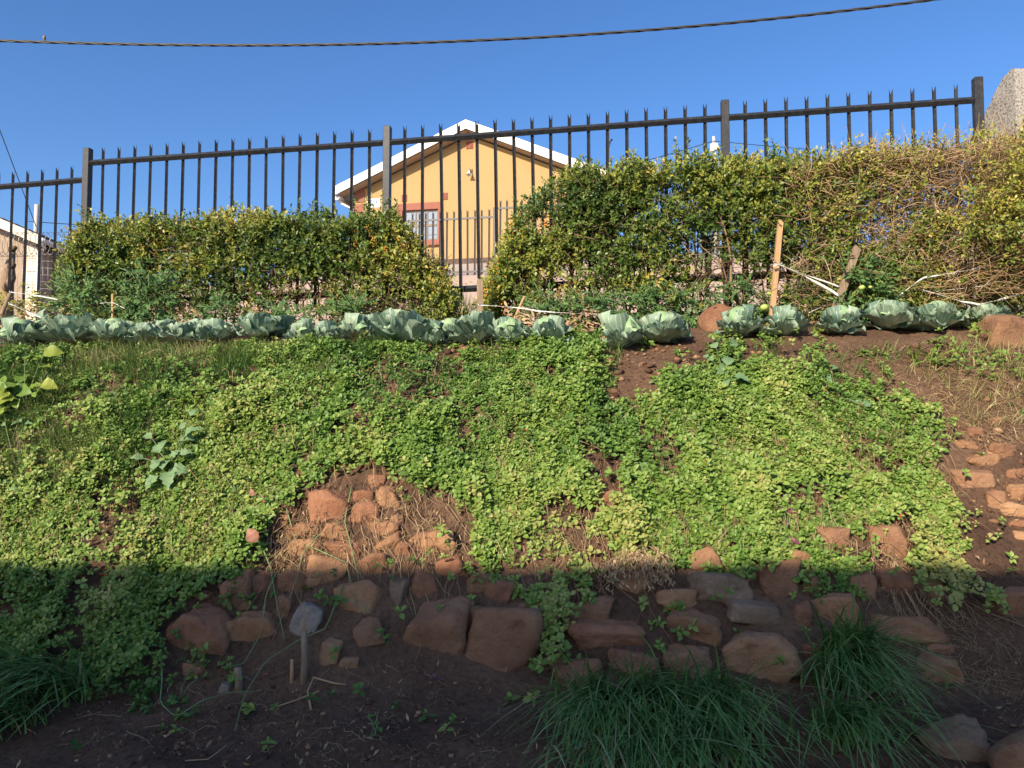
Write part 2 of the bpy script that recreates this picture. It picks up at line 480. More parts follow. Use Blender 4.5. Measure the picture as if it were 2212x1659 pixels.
def mk_cabbage(name, c0, c1, vein):
    m, nt, b, o = newmat(name)
    uv = N(nt, 'ShaderNodeUVMap'); sx = N(nt, 'ShaderNodeSeparateXYZ'); nt.links.new(uv.outputs[0], sx.inputs[0])
    def mth(op, a, bb=None, clamp=False):
        n = N(nt, 'ShaderNodeMath', operation=op); n.use_clamp = clamp
        for k, v in enumerate((a, bb)):
            if v is None: continue
            if isinstance(v, (int, float)): n.inputs[k].default_value = v
            else: nt.links.new(v, n.inputs[k])
        return n.outputs[0]
    u = mth('SUBTRACT', sx.outputs[0], .5)
    fan = mth('DIVIDE', u, mth('ADD', sx.outputs[1], .18))
    nz = noise_tex(nt, 9, 3); fan = mth('ADD', fan, mth('MULTIPLY', mth('SUBTRACT', nz.outputs[0], .5), .10))
    pp = mth('PINGPONG', mth('MULTIPLY', fan, 5.0), .5)
    line = mth('SUBTRACT', 1.0, mth('DIVIDE', pp, .09), True)
    mid = mth('SUBTRACT', 1.0, mth('DIVIDE', mth('ABSOLUTE', u), .03), True)
    v = mth('MAXIMUM', line, mid)
    oi = N(nt, 'ShaderNodeObjectInfo')
    r = ramp(nt, [(0, c0), (1, c1)], oi.outputs['Random'])
    mx = N(nt, 'ShaderNodeMix', data_type='RGBA'); nt.links.new(mth('MULTIPLY', v, .65), mx.inputs[0])
    nt.links.new(r.outputs[0], mx.inputs[6]); mx.inputs[7].default_value = (*vein, 1)
    nt.links.new(mx.outputs[2], b.inputs['Base Color'])
    b.inputs['Roughness'].default_value = .5; b.inputs['Specular IOR Level'].default_value = .35
    bump(nt, b, pp, .4, .01)
    t = N(nt, 'ShaderNodeBsdfTranslucent'); nt.links.new(mx.outputs[2], t.inputs['Color'])
    ms = N(nt, 'ShaderNodeMixShader'); ms.inputs[0].default_value = .18
    nt.links.new(b.outputs[0], ms.inputs[1]); nt.links.new(t.outputs[0], ms.inputs[2]); nt.links.new(ms.outputs[0], o.inputs['Surface'])
    return m
M['cabbage'] = mk_cabbage('cabbage_leaf', (.125, .215, .15), (.36, .46, .31), (.62, .68, .52))
M['cabbage_head'] = mk_cabbage('cabbage_head', (.27, .41, .21), (.36, .50, .25), (.52, .64, .38))

# ================================================================== THE SETTING
def coords(fine0, fine1, step, lo, hi):
    mid = list(np.arange(fine0, fine1 + 1e-6, step))
    out = []; s = step; p = fine0
    while p > lo: s *= 1.22; p -= s; out.append(p)
    out = out[::-1] + mid
    s = step; p = out[-1]
    while p < hi: s *= 1.22; p += s; out.append(p)
    return np.array(out)
gx = coords(-4.4, 4.4, .034, -420, 420)
gy = coords(2.4, 6.3, .026, -250, 560)
GX, GY = np.meshgrid(gx, gy)
GZ = gz(GX, GY)
nx, ny = len(gx), len(gy)
idx = np.arange(nx * ny).reshape(ny, nx)
a, b_, c_, d_ = idx[:-1, :-1], idx[:-1, 1:], idx[1:, 1:], idx[1:, :-1]
tri = np.concatenate([np.stack([a, b_, c_], -1).reshape(-1, 3), np.stack([a, c_, d_], -1).reshape(-1, 3)])
g = link('ground', tri_mesh('ground', np.stack([GX, GY, GZ], -1).reshape(-1, 3), tri, None, True), M['soil'])
tag(g, 'red-brown garden soil rising in a steep bank to a terrace', kind='structure')

# ---------------------------------------------------------------- palisade fence by the hedge
FE = Plane(-4.11, 7.45, R(8.4))
fence = empty('palisade_fence', (FE.pt(0, 2.4)), 'tall black steel palisade fence running along the top of the bank', 'fence')
def picket_mesh(H, w=.031, d=.016, th=.003):
    # folded angle section, outer edges rising into two points
    sec = [(-w / 2, -d / 2), (0, d / 2), (w / 2, -d / 2)]
    V = []
    for z0, zs in ((0, 0), (H, H - .042)):
        for k, (x, y) in enumerate(sec):
            V.append((x, y, zs if k == 1 else z0))
        for k, (x, y) in enumerate(sec):
            V.append((x, y + th, zs if k == 1 else z0))
    F = [(0, 1, 7, 6), (1, 2, 8, 7), (4, 3, 9, 10), (5, 4, 10, 11), (3, 0, 6, 9), (2, 5, 11, 8), (6, 7, 10, 9), (7, 8, 11, 10), (0, 3, 4, 1), (1, 4, 5, 2)]
    return mesh_from('picket', V, F)
rail_px = [(195, 353), (836, 309), (1562, 256), (2110, 217)]
rail_t = []; rail_z = []
for p in rail_px:
    P = FE.hit(*p); rail_t.append(FE.t_of(P)); rail_z.append(P[2])
def railz(t): return float(np.interp(t, rail_t, rail_z, left=rail_z[0] + (t - rail_t[0]) * .03 if t < rail_t[0] else None))
stepP = FE.hit(180, 389); STEPZ = stepP[2]
def top_rail_z(t): return railz(t) if t > 0 else STEPZ + .03 * t
PH = 1.66
pm = picket_mesh(PH); pm.materials.append(M['paint'])
post_t = [-3.0] + [FE.t_of(FE.hit(x, 400)) for x in (188, 836, 1568)] + [FE.t_of(FE.hit(2113, 240))]
segs = [(post_t[0], post_t[1], 17), (post_t[1], post_t[2], 17), (post_t[2], post_t[3], 17), (post_t[3], post_t[4], 11)]
pw = .068
for i, t in enumerate(post_t):
    zt = top_rail_z(t + (.02 if i == 1 else 0)) + (.155 if i != 4 else .19)
    if i == 1: zt = railz(rail_t[0]) + .15
    P = FE.pt(t, 0)
    zb = float(gz(P[0], P[1])) - .05
    box('post', (P[0], P[1], (zt + zb) / 2), (pw, pw, zt - zb), M['paint'], fence, -FE.a, .004)
def bar(name, P0, P1, sec, mat, parent):
    """sec: closed loop of (outward, up) offsets across the bar"""
    P0 = np.asarray(P0); P1 = np.asarray(P1)
    nrm = np.array([FE.n[0], FE.n[1], 0.])
    loop = [P0 + nrm * u + np.array([0, 0, v]) for u, v in sec]
    return prism(name, loop, P1 - P0, mat, parent)
ANG = [(.0, .030), (.027, .0), (.0, -.030), (.0, -.025), (.022, .0), (.0, .025)]
for i, (t0, t1, n) in enumerate(segs):
    for dz in (0.0, -1.40):
        a0, a1 = t0 + pw / 2, t1 - pw / 2
        za = (STEPZ + .03 * a0 if i == 0 else railz(a0)) + dz
        zc = (STEPZ + .03 * a1 if i == 0 else railz(a1)) + dz
        bar('rail', FE.pt(a0, za, .012), FE.pt(a1, zc, .012), ANG, M['paint'], fence)
    for k in range(n):
        t = t0 + (t1 - t0) * (k + 1) / (n + 1)
        rz_ = (STEPZ + .03 * t if i == 0 else railz(t))
        P = FE.pt(t, rz_ + .150 - PH)
        o = link('picket', pm, None, fence)
        o.location = P
        # some pickets are a little bent off plumb, as in the photo
        lean = R(random.uniform(-.35, .35)) + (R(-1.1) if (i == 2 and 1 < k < 8) else 0)
        o.rotation_euler = (0, lean, -FE.a + R(random.uniform(-6, 6)))
        o.location.x -= math.sin(lean) * PH * .97
        o.location.z += 0.004 * random.uniform(-1, 1)

# ---------------------------------------------------------------- end wall at the right
wl = empty('garden_wall', (3.9, 5.8, 2.1), 'rough grey mildewed plaster wall with rounded top at the fence end', 'wall')
P_near = at_y(2190, 140, 6.0); P_far = at_y(2124, 248, 6.34)
zb = 1.9
n_ = 9
left = []
for k in range(n_ + 1):
    s = k / n_
    P = P_near * (1 - s) + P_far * s
    z = P_near[2] + (P_far[2] - P_near[2]) * (s ** 1.1) + .03 * math.sin(math.pi * s * 1.3) - .03 * (1 - s) ** 6 + .012 * math.sin(s * 23)
    left.append(np.array([P[0], P[1], z]))
loop = [np.array([left[0][0], left[0][1], zb])] + left + [np.array([left[-1][0], left[-1][1], zb])]
prism('plaster_face', loop, (.10, 0, 0), M['mildew'], wl)
loop2 = [p + np.array([.101, .045, -.03 if 0 < i < len(loop) - 1 else 0]) for i, p in enumerate(loop)]
prism('core', loop2, (1.3, 0, 0), M['block'], wl)
yf = P_near[1]; x0 = P_near[0] + .11
zz = zb + .1; r_ = 0
while zz < P_near[2] - .10:
    hh = .19; xx = x0 + (0 if r_ % 2 else -.0)
    first = True
    while xx < x0 + 1.2:
        ww = (.2 if (first and r_ % 2) else .39); first = False
        top = min(zz + hh, P_near[2] - .06)
        box('block', (xx + ww / 2, yf + .028, (zz + top) / 2), (ww - .012, .05, top - zz - .012), M['block'], wl, 0, .008)
        xx += ww
    zz += hh; r_ += 1

# ---------------------------------------------------------------- the far side of the street
B = R(10.7)
SW = Plane(-.79, 17.3, B)          # street wall plane
HW = Plane(-1.245, 22.0, B)        # yellow house gable plane
wall_top = SW.hit(1040, 596)[2]
def slab(name, pl, t0, t1, z0, z1, off0, off1, mat, parent=None):
    """box in a plane's frame: t along, off towards the camera"""
    V = [pl.pt(t, z, o) for t in (t0, t1) for o in (off0, off1) for z in (z0, z1)]
    F = [(0, 1, 3, 2), (4, 6, 7, 5), (0, 4, 5, 1), (2, 3, 7, 6), (0, 2, 6, 4), (1, 5, 7, 3)]
    me = mesh_from(name, V, F)
    bm = bmesh.new(); bm.from_mesh(me); bmesh.ops.recalc_face_normals(bm, faces=bm.faces[:]); bm.to_mesh(me); bm.free()
    return link(name, me, mat, parent)
sw = empty('street_wall', SW.pt(0, 3.4), 'low pinkish plastered boundary wall below the yellow house', 'wall')
slab('wall_body', SW, -8.6, .42, 2.4, wall_top, -.11, .11, M['pink'], sw)
slab('wall_body', SW, .424, 13, 2.4, wall_top + .19, -.11, .11, M['pink'], sw)
# concrete apron between the wall and the house
ap = prism('concrete_apron', [SW.pt(-6.2, 2.5, -.12), SW.pt(-6.2, wall_top - .12, -.12), HW.pt(-5.2, 6.13, .25), HW.pt(-5.2, 2.5, .25)], SW.pt(13, 0) - SW.pt(-6.2, 0), M['apron'])
tag(ap, 'pale sloping concrete apron between the pink wall and the yellow house', 'apron')
# palisade on the pink wall, stepped like the wall
f2 = empty('palisade_fence', SW.pt(0, wall_top), 'smaller distant palisade fence standing on the pink wall', 'fence')
H2 = SW.hit(1000, 455)[2] - wall_top
pm2 = picket_mesh(H2 + .02, .046, .02, .004); pm2.materials.append(M['greysteel'])
stepdz = SW.hit(1110, 444)[2] - SW.hit(1110, 458)[2]
for t0, t1, dz in ((-3.6, .40, 0), (.45, 6.0, .19)):
    n = int((t1 - t0) / .165)
    for k in range(n):
        t = t0 + .08 + k * .165
        if abs(t - t0) < .05: continue
        o = link('picket', pm2, None, f2)
        o.location = SW.pt(t, wall_top + dz - .01); o.rotation_euler = (0, R(random.uniform(-.5, .5)), -B)
    for zr in (.10, H2 - .19):
        slab('rail', SW, t0, t1, wall_top + dz + zr - .022, wall_top + dz + zr + .022, .012, .03, M['greysteel'], f2)
    slab('post', SW, t1 - .03, t1 + .03, wall_top + dz, wall_top + dz + H2 + .03, -.03, .035, M['greysteel'], f2)

# yellow house
hs = empty('yellow_house', HW.pt(0, 6.1), 'yellow gabled house with white barge boards behind the fence', 'house')
W_, MROOF = 3.97, .43
zp = HW.hit(1012, 272)[2]
zbase = HW.hit(1000, 560)[2]
wl_t = HW.t_of(HW.hit(660 + 107, 480)); wr_t = 3.55
OV = .42                             # barge board stands this far out from the wall
def roofz(t): return zp - abs(t) * MROOF
dk = .30
g_ = [HW.pt(wl_t, zbase), HW.pt(wl_t, roofz(wl_t) - dk), HW.pt(0, zp - dk), HW.pt(wr_t, roofz(wr_t) - dk), HW.pt(wr_t, zbase)]
back = np.array([-HW.n[0] * 8, -HW.n[1] * 8, 0])
prism('wall', g_, back, M['yellow'], hs)
pl_ = slab('plinth', HW, wl_t - .05, wr_t + .05, 5.3, zbase, -.2, .10, M['plinth'], hs)
for sgn in (-1, 1):
    e = sgn * W_
    r0 = [HW.pt(0, zp, OV - .035), HW.pt(e, roofz(e), OV - .035), HW.pt(e, roofz(e) - .10, OV - .035), HW.pt(0, zp - .10, OV - .035)]
    prism('roof', r0, back * 1.04, M['sheet'], hs)
    cut = [0, .52, 1.0]
    for k in range(2):
        ta, tb = e * cut[k], e * cut[k + 1]
        f0 = [HW.pt(ta, roofz(ta) + .015, OV), HW.pt(tb, roofz(tb) + .015, OV), HW.pt(tb, roofz(tb) - .245, OV), HW.pt(ta, roofz(ta) - .245, OV)]
        off = np.array([HW.n[0], HW.n[1], 0]) * (.028 if k == 0 else .022)
        prism('barge_board', f0, off, M['white'], hs)
    # soffit strip under the overhang
    s0 = [HW.pt(sgn * .01, zp - .245, OV - .04), HW.pt(e, roofz(e) - .245, OV - .04), HW.pt(e, roofz(e) - .26, OV - .04), HW.pt(sgn * .01, zp - .26, OV - .04)]
    prism('soffit', s0, back * ((OV + .1) / 8.0), M['beige'], hs)
    # gutter with its stop end
    ze = roofz(e) - .10
    gl = []
    for q in range(9):
        an = math.pi * q / 8
        gl.append(HW.pt(e - sgn * (.02 - .10 * math.cos(an) * 1), ze - .12 * math.sin(an) - .14, OV - .10))
    prism('gutter', gl, back * .98, M['white'], hs)
box_sof = slab('eave_board', HW, -W_ + .02, wl_t + .0, roofz(W_) - .30, roofz(W_) - .12, -7.6, .02, M['sheet'], hs)
tubes('downpipe', [[HW.pt(-W_ + .06, roofz(W_) - .32, .2), HW.pt(-W_ + .10, roofz(W_) - .42, .15), HW.pt(wl_t - .06, roofz(W_) - .58, .06), HW.pt(wl_t - .06, zbase, .06)]], [.04], M['white'], hs, 8)
# corner quoins
zq = roofz(wl_t) - dk + .28; k = 0
for (ya, yb) in ((640, 868), (925, 1150)):
    pa = HW.hit((1320 + 700 * 300 / 2212) / 1.823, (680 + ya * 300 / 2212) / 1.823); pb = HW.hit((1320 + 700 * 300 / 2212) / 1.823, (680 + yb * 300 / 2212) / 1.823)
    slab('quoin', HW, wl_t - .012, wl_t + .29, pb[2], pa[2] + (.3 if k == 0 else 0), -.3, .02, M['red'], hs); k += 1
zq = pb[2] - .06
while zq > zbase + .3:
    slab('quoin', HW, wl_t - .012, wl_t + .29, zq - .34, zq, -.3, .02, M['red'], hs); zq -= .41
# window
def hw(px, py): P = HW.hit(px, py); return HW.t_of(P), P[2]
t0, z1 = hw(858, 443); t1, z0 = hw(955, 530)
win = slab('window', HW, t0 + .19, t1 - .10, z0 + .15, z1 - .20, -.01, .004, M['glass'], hs)
win['label'] = 'window with brown frame and red surround'
for (u0, u1, v0, v1) in ((t0, t1, z1 - .20, z1), (t0, t1, z0, z0 + .15), (t0, t0 + .19, z0 + .15, z1 - .20), (t1 - .10, t1, z0 + .15, z1 - .20)):
    slab('surround', HW, u0, u1, v0, v1, -.02, .10, M['red'], win)
ia, ib, ja, jb = t0 + .19, t1 - .10, z0 + .15, z1 - .20
fw = .022
for (u0, u1, v0, v1) in ((ia, ib, jb - .05, jb), (ia, ib, ja, ja + .05), (ia, ia + .05, ja + .05, jb - .05), (ib - .05, ib, ja + .05, jb - .05)):
    slab('window_frame', HW, u0, u1, v0, v1, .006, .03, M['frame'], win)
for s in (.36, .68): slab('mullion', HW, ia + (ib - ia) * s - fw, ia + (ib - ia) * s + fw, ja + .05, jb - .05, .006, .026, M['frame'], win)
zm = ja + (jb - ja) * .50
edges = [ia + .05] + [ia + (ib - ia) * s for s in (.36, .68)] + [ib - .05]
for k in range(3):
    slab('transom', HW, edges[k] + fw, edges[k + 1] - fw, zm - .035, zm + .035, .006, .024, M['frame'], win)
    for (za, zc) in ((ja + .05, zm - .035), (zm + .035, jb - .05)):
        slab('glazing_bar', HW, edges[k] + fw, edges[k + 1] - fw, za + (zc - za) * .33 - .009, za + (zc - za) * .33 + .009, .006, .016, M['frame'], win)
# air bricks
def airbrick(pa, pb):
    a0, c1 = hw(*pa); a1, c0 = hw(*pb)
    v = slab('air_brick', HW, a0, a1, c0, c1, 0, .02, M['red'], hs)
    for r in range(5):
        for q in range(2):
            zc = c0 + (c1 - c0) * (r + .5) / 5; tc = a0 + (a1 - a0) * (q + .5) / 2
            slab('slot', HW, tc - (a1 - a0) * .17, tc + (a1 - a0) * .17, zc - (c1 - c0) * .055, zc + (c1 - c0) * .055, .021, .023, M['darkred'], v)
airbrick((1007, 306), (1022, 321)); airbrick((868, 421), (879, 435)); airbrick((957, 417), (967, 431))
# wall lamp
tl, zl = hw(1017, 369)
lamp = link('wall_lamp', mesh_from('wall_lamp', *box_vf(HW.pt(tl, zl, .02), (.09, .03, .10), -B)), M['oldwood'], hs)
tubes('arm', [[HW.pt(tl, zl, .03), HW.pt(tl, zl - .01, .10), HW.pt(tl, zl - .06, .15)]], [.018], M['oldwood'], lamp, 6)
c = HW.pt(tl - .01, zl - .06, .15); rows = []; ax = np.array([-.12, -.35, -.93]); ax /= np.linalg.norm(ax)
uu = np.cross(ax, [0, 1, 0]); uu /= np.linalg.norm(uu); vv = np.cross(ax, uu)
V = []; F = []
for k, (d, r) in enumerate(((0, .025), (.05, .035), (.09, .06), (.13, .075), (.125, .062), (.06, .03))):
    for q in range(12): V.append(c + ax * d + r * (math.cos(q * math.pi / 6) * uu + math.sin(q * math.pi / 6) * vv))
for k in range(5):
    for q in range(12): F.append((k * 12 + q, k * 12 + (q + 1) % 12, k * 12 + 12 + (q + 1) % 12, k * 12 + 12 + q))
link('lamp_shade', mesh_from('lamp_shade', V, F, True), M['white'], lamp)
# house number plate
def zz1(zx, zy): return (1320 + zx * 300 / 2212) / 1.823, (680 + zy * 300 / 2212) / 1.823
ta, zc1 = hw(*zz1(930, 765)); tb, zc0 = hw(*zz1(1305, 1000))
sg = slab('number_plate', HW, ta, tb, zc0, zc1, 0, .012, M['sign_white'], hs)
sg['label'] = 'white house number plate reading 1613 on a blue band'
ba, bz1 = hw(*zz1(950, 800)); bb, bz0 = hw(*zz1(1288, 935))
slab('blue_band', HW, ba, bb, bz0, bz1, .013, .016, M['sign_blue'], sg)
fc = bpy.data.curves.new('house_number', 'FONT'); fc.body = '1613'; fc.size = (bz1 - bz0) * 1.18; fc.align_x = 'RIGHT'; fc.offset = .004
fc.materials.append(M['sign_white'])
_tmp = bpy.data.objects.new('tmp', fc); COL.objects.link(_tmp); bpy.context.view_layer.update()
fm = bpy.data.meshes.new_from_object(_tmp.evaluated_get(bpy.context.evaluated_depsgraph_get())); bpy.data.objects.remove(_tmp); fm.name = 'house_number'
fsz = fc.size
fo = link('house_number', fm, None, sg); P = HW.pt(bb - .012, bz0 + (bz1 - bz0) * .09, .018)
fo.location = P; fo.rotation_euler = (R(90), 0, -B); fo.scale = ((bb - ba) / (fc.size * 2.35), 1, 1)

# left house: narrow beige gable with cream quoins and dark tiles
LB = R(-5.0)
c0 = at_y(79, 530, 17.0)
LH = Plane(c0[0], c0[1], LB)         # front plane; t grows to the right, 0 at the corner
lh = empty('beige_house', LH.pt(0, 3.2), 'beige house with cream quoins and dark tiled roof at left edge', 'house')
eo = LH.hit(83, 508, .35); pk = LH.hit(-81, 439, .35)
te, zeav = LH.t_of(eo), eo[2]; tp, zpk = LH.t_of(pk), pk[2]
m2 = (zpk - zeav) / (te - tp)
def lroof(t): return zpk - abs(t - tp) * m2
lback = np.array([-LH.n[0] * 9, -LH.n[1] * 9, 0])
zg = 2.6
tl2 = 2 * tp
prism('front_wall', [LH.pt(0, zg), LH.pt(0, lroof(0) - .20), LH.pt(tp, zpk - .20), LH.pt(tl2, lroof(tl2) - .20), LH.pt(tl2, zg)], lback, M['beige'], lh)
for sg_ in (1, -1):
    e = tp + sg_ * (te - tp)
    prism('barge_board', [LH.pt(tp, zpk + .01, .35), LH.pt(e, lroof(e) + .01, .35), LH.pt(e, lroof(e) - .20, .35), LH.pt(tp, zpk - .20, .35)], np.array([LH.n[0], LH.n[1], 0]) * .03, M['cream'], lh)
    # tile courses, each lapping the next
    nc = 6
    rf = None
    for k in range(nc):
        ta, tb = tp + sg_ * (te - tp) * 1.04 * k / nc, tp + sg_ * (te - tp) * 1.04 * (k + 1) / nc
        loop = [LH.pt(ta, lroof(ta) + .015, .33), LH.pt(tb, lroof(tb) + .05, .33), LH.pt(tb, lroof(tb) - .01, .33), LH.pt(ta, lroof(ta) - .06, .33)]
        o = prism('tile_course', loop, lback, M['tile'], lh)
# eaves gutter, downpipe, quoins, side window
for k in range(11):
    z1 = lroof(0) - .24 - k * .30
    slab('quoin', LH, -.19, .025, z1 - .285, z1, -.20, .022, M['cream'], lh)
gp = [LH.pt(te + .05, zeav - .10, .33 - 9 * s) for s in np.linspace(0, 1, 6)]
tubes('gutter', [gp], [.06], M['white'], lh, 8)
tubes('downpipe', [[LH.pt(te + .03, zeav - .14, .30), LH.pt(.25, zeav - .25, .15), LH.pt(.07, zeav - .30, .05), LH.pt(.07, zg, .05)]], [.035], M['white'], lh, 8)
slab('soffit', LH, .02, te, zeav - .20, zeav - .17, -9, .30, M['tile'], lh)
def side(name, y0, y1, z0, z1, o0, o1, mat, par):   # a box on the right-hand wall: y = distance back, o = outwards
    return slab(name, LH, o0, o1, z0, z1, -y1, -y0, mat, par)
zA = LH.hit(106, 559)[2]
sw_ = side('side_window', 1.05, 2.0, zA - 1.75, zA - .25, .004, .02, M['glass'], lh)
for (a_, b2, z0, z1) in ((.8, 2.25, zA - .25, zA), (.8, 1.05, zA - 2.2, zA - .25), (2.0, 2.25, zA - 2.2, zA - .25)):
    side('surround', a_, b2, z0, z1, .0, .09, M['cream'], sw_)
side('air_brick', 1.35, 1.6, zA + .18, zA + .36, .0, .02, M['white'], lh)
# its vent pipe / chimney
cp = LH.hit(78, 494, -2.5)
pole = tubes('roof_pipe', [[cp + [0, 0, -.6], cp + [0, 0, .62]]], [.055], M['concrete_grey'], lh, 8)

# utility pole on the right with its boxes
up = at_y(1543, 295, 30.0)
ut = empty('utility_pole', (up[0], up[1], 5.8), 'thin pale utility pole with meter boxes beyond the hedge', 'pole')
tubes('shaft', [[(up[0] - .03, up[1], 5.8), (up[0] + .02, up[1], up[2] - 1.0), (up[0] - .03, up[1], up[2])]], [[.09, .08, .06]], M['concrete_grey'], ut, 8)
bxp = at_y(1542, 320, 29.9)
box('meter_box', (bxp[0] - .07, bxp[1], bxp[2] + .02), (.14, .14, .30), M['sign_white'], ut, 0, .01)
box('meter_box', (bxp[0] + .09, bxp[1], bxp[2] + .05), (.13, .14, .26), M['white'], ut, 0, .01)
tubes('service_wire', [[at_y(*p, 29.9) for p in ((1541, 312), (1535, 316), (1538, 335), (1545, 340))]], [.008], M['cable'], ut)

# overhead lines
def sag_path(pts, Y0, Y1, n=60):
    pts = np.array(pts, float); xs = np.linspace(pts[0, 0], pts[-1, 0], n)
    co = np.polyfit(pts[:, 0], pts[:, 1], 4 if len(pts) > 6 else 2)
    ys = np.polyval(co, xs)
    return np.array([at_y(x, y, Y0 + (Y1 - Y0) * k / (n - 1)) for k, (x, y) in enumerate(zip(xs, ys))])
path = sag_path([(-150, 82), (0, 88), (300, 96), (560, 98), (760, 95), (1000, 88), (1250, 75), (1500, 58), (1750, 32), (2000, 0), (2300, -42)], 8.6, 8.0, 420)
tg = unit(np.gradient(path, axis=0)); s = np.concatenate([[0], np.cumsum(np.linalg.norm(np.diff(path, axis=0), axis=1))])
A_ = unit(np.cross(tg, [0, 0, 1.])); B_ = np.cross(tg, A_)
oc = empty('overhead_cable', path[0], 'thick twisted black overhead cable sagging across the sky', 'cable')
for k in range(3):
    ph = s * 2 * math.pi / .62 + k * 2 * math.pi / 3
    tubes('strand', [path + .0085 * (np.cos(ph)[:, None] * A_ + np.sin(ph)[:, None] * B_)], [.0082], M['cable'], oc, 6)
kp = path[np.argmin(np.abs(project(path)[0] - 95))]
V = []; F = []
for k, (d, r) in enumerate(((0.004, .004), (.018, .006), (.030, .016), (.05, .021), (.068, .016), (.078, .006))):
    for q in range(8): V.append(kp + np.array([r * math.cos(q * math.pi / 4) * .8, r * math.sin(q * math.pi / 4), d]))
for k in range(5):
    for q in range(8): F.append((k * 8 + q, k * 8 + (q + 1) % 8, k * 8 + 8 + (q + 1) % 8, k * 8 + 8 + q))
F.append(tuple(range(40, 48)))
tag(link('seed_pod', mesh_from('seed_pod', V, F, True), M['oldwood']), 'small brown lump sitting on the overhead cable', 'lump')
w1 = tubes('service_wire', [sag_path([(-60, 130), (0, 268), (30, 370), (52, 430), (78, 482)], 14.5, 19.0, 30)], [.010], M['cable'])
tag(w1, 'thin dark wire dropping steeply at the left edge', 'wire')
w2 = tubes('service_wire', [sag_path([(60, 478), (130, 483), (220, 488), (700, 490)], 19.5, 24, 20)], [.010], M['cable'])
tag(w2, 'thin level wire above the left hedge behind the first pickets', 'wire')
w3 = tubes('service_wire', [sag_path([(1300, 372), (1444, 333), (1514, 314), (1541, 304)], 26, 29.9, 20)], [.014], M['cable'])
tag(w3, 'thin wire rising to the utility pole from its left', 'wire')
w4 = tubes('service_wire', [sag_path([(1541, 303), (1568, 308), (1700, 319), (1900, 331), (2100, 338)], 29.9, 33, 20)], [.014], M['cable'])
tag(w4, 'thin wire running right from the utility pole', 'wire')

# the house behind the viewer, whose eaves shade the foot of the bank
P0 = at(1106, 1230)
EY = -3.6
s_ = (P0[1] - EY) / -TO_SUN.y
EZ = P0[2] + TO_SUN.z * s_
bslab = box('bounce_slab', (-1.2, -1.0, .02), (19, 5.9, .16), M['bounce'])  # added out of view to throw warm sunlight back onto the shaded bank
tag(bslab, 'unseen pale slab added to bounce warm light into the shade', kind='structure')
hb = empty('viewer_house', (0, -3, 0), 'plain house behind the viewer, shading the foot of the bank', 'house')
box('wall', (-5.9, -8.3, (EZ - .25) / 2 - .3), (6.9, 8.0, EZ - .25 + .6), M['cream'], hb)
prism('roof', [(-9.7, EY, EZ), (-9.7, EY, EZ - .14), (-9.7, -8.3, EZ + .6), (-9.7, -8.3, EZ + .85)], (7.58, 0, 0), M['sheet'], hb)
prism('roof', [(-9.7, -8.301, EZ + .85), (-9.7, -8.301, EZ + .6), (-9.7, -13, EZ - .14), (-9.7, -13, EZ)], (7.58, 0, 0), M['sheet'], hb)

# ================================================================== STONES
def rock_mesh(name, seed, w, h, d, blocky=.5, sub=3, rough=.06):
    r = np.random.default_rng(seed)
    bm = bmesh.new(); bmesh.ops.create_icosphere(bm, subdivisions=sub, radius=1.0)
    D = np.array([v.co[:] for v in bm.verts]); D = unit(D)
    nn = unit(r.normal(size=(13, 3))); dist = r.uniform(.66, .95, 13)
    ax = np.array([[1, 0, 0], [-1, 0, 0], [0, 1, 0], [0, -1, 0], [0, 0, 1], [0, 0, -1.]])
    ax = unit(ax + r.normal(scale=.16, size=ax.shape)); da = r.uniform(.62, .82, 6) * (1 - .15 * blocky) + .10 * (1 - blocky)
    Nn = np.concatenate([nn, ax]); dd = np.concatenate([dist, da])
    dots = D @ Nn.T
    rad = np.where(dots > .05, dd[None] / np.maximum(dots, .05), 9)
    p = 16 + 60 * blocky
    rr = (np.sum(np.minimum(rad, 4.0) ** -p, axis=1) + 1.25 ** -p) ** (-1 / p)
    off = r.uniform(0, 50, 3)
    nz = np.array([mnoise.fractal(Vector(x * 2.1 + off), .8, 2.1, 6) for x in D])
    P = D * (rr * (1 + rough * nz))[:, None]
    P /= np.abs(P).max(axis=0)
    for v, q in zip(bm.verts, P): v.co = (q[0] * w / 2, q[1] * d / 2, q[2] * h / 2)
    for f in bm.faces: f.smooth = True
    me = bpy.data.meshes.new(name); bm.to_mesh(me); bm.free()
    return me
_seed = [100]
def stone(x0, y0, x1, y1, rot=0, blocky=.5, mat='sandstone', parent=None, name='stone', depth=None, push=.0, sub=4, rough=.08, P=None):
    _seed[0] += 1
    cx, cy = (x0 + x1) / 2, (y0 + y1) / 2
    if P is None: P = at(cx, cy)
    dist = P[1]
    w = (x1 - x0) / FPX * dist * 1.06; h = (y1 - y0) / FPX * dist * 1.06
    d = depth or min(.75 * (w + h) / 2, .40)
    me = rock_mesh(name, _seed[0], w, h, d, blocky, sub, rough)
    me.materials.append(M[mat])
    o = bpy.data.objects.new(name, me); COL.objects.link(o)
    o.location = P + np.array([0, 1, 0]) * (d * .18 - push)
    o.rotation_euler = (R(random.uniform(-7, 7)), R(rot), R(random.uniform(-14, 14)))
    if parent is not None:
        o.parent = parent
        o.matrix_parent_inverse = Matrix.Translation(parent.location).inverted()
    return o
dsw = empty('dry_stone_wall', at(1106, 1400), 'dry stone wall of rounded brown sandstones at the foot of the bank', 'stone wall')
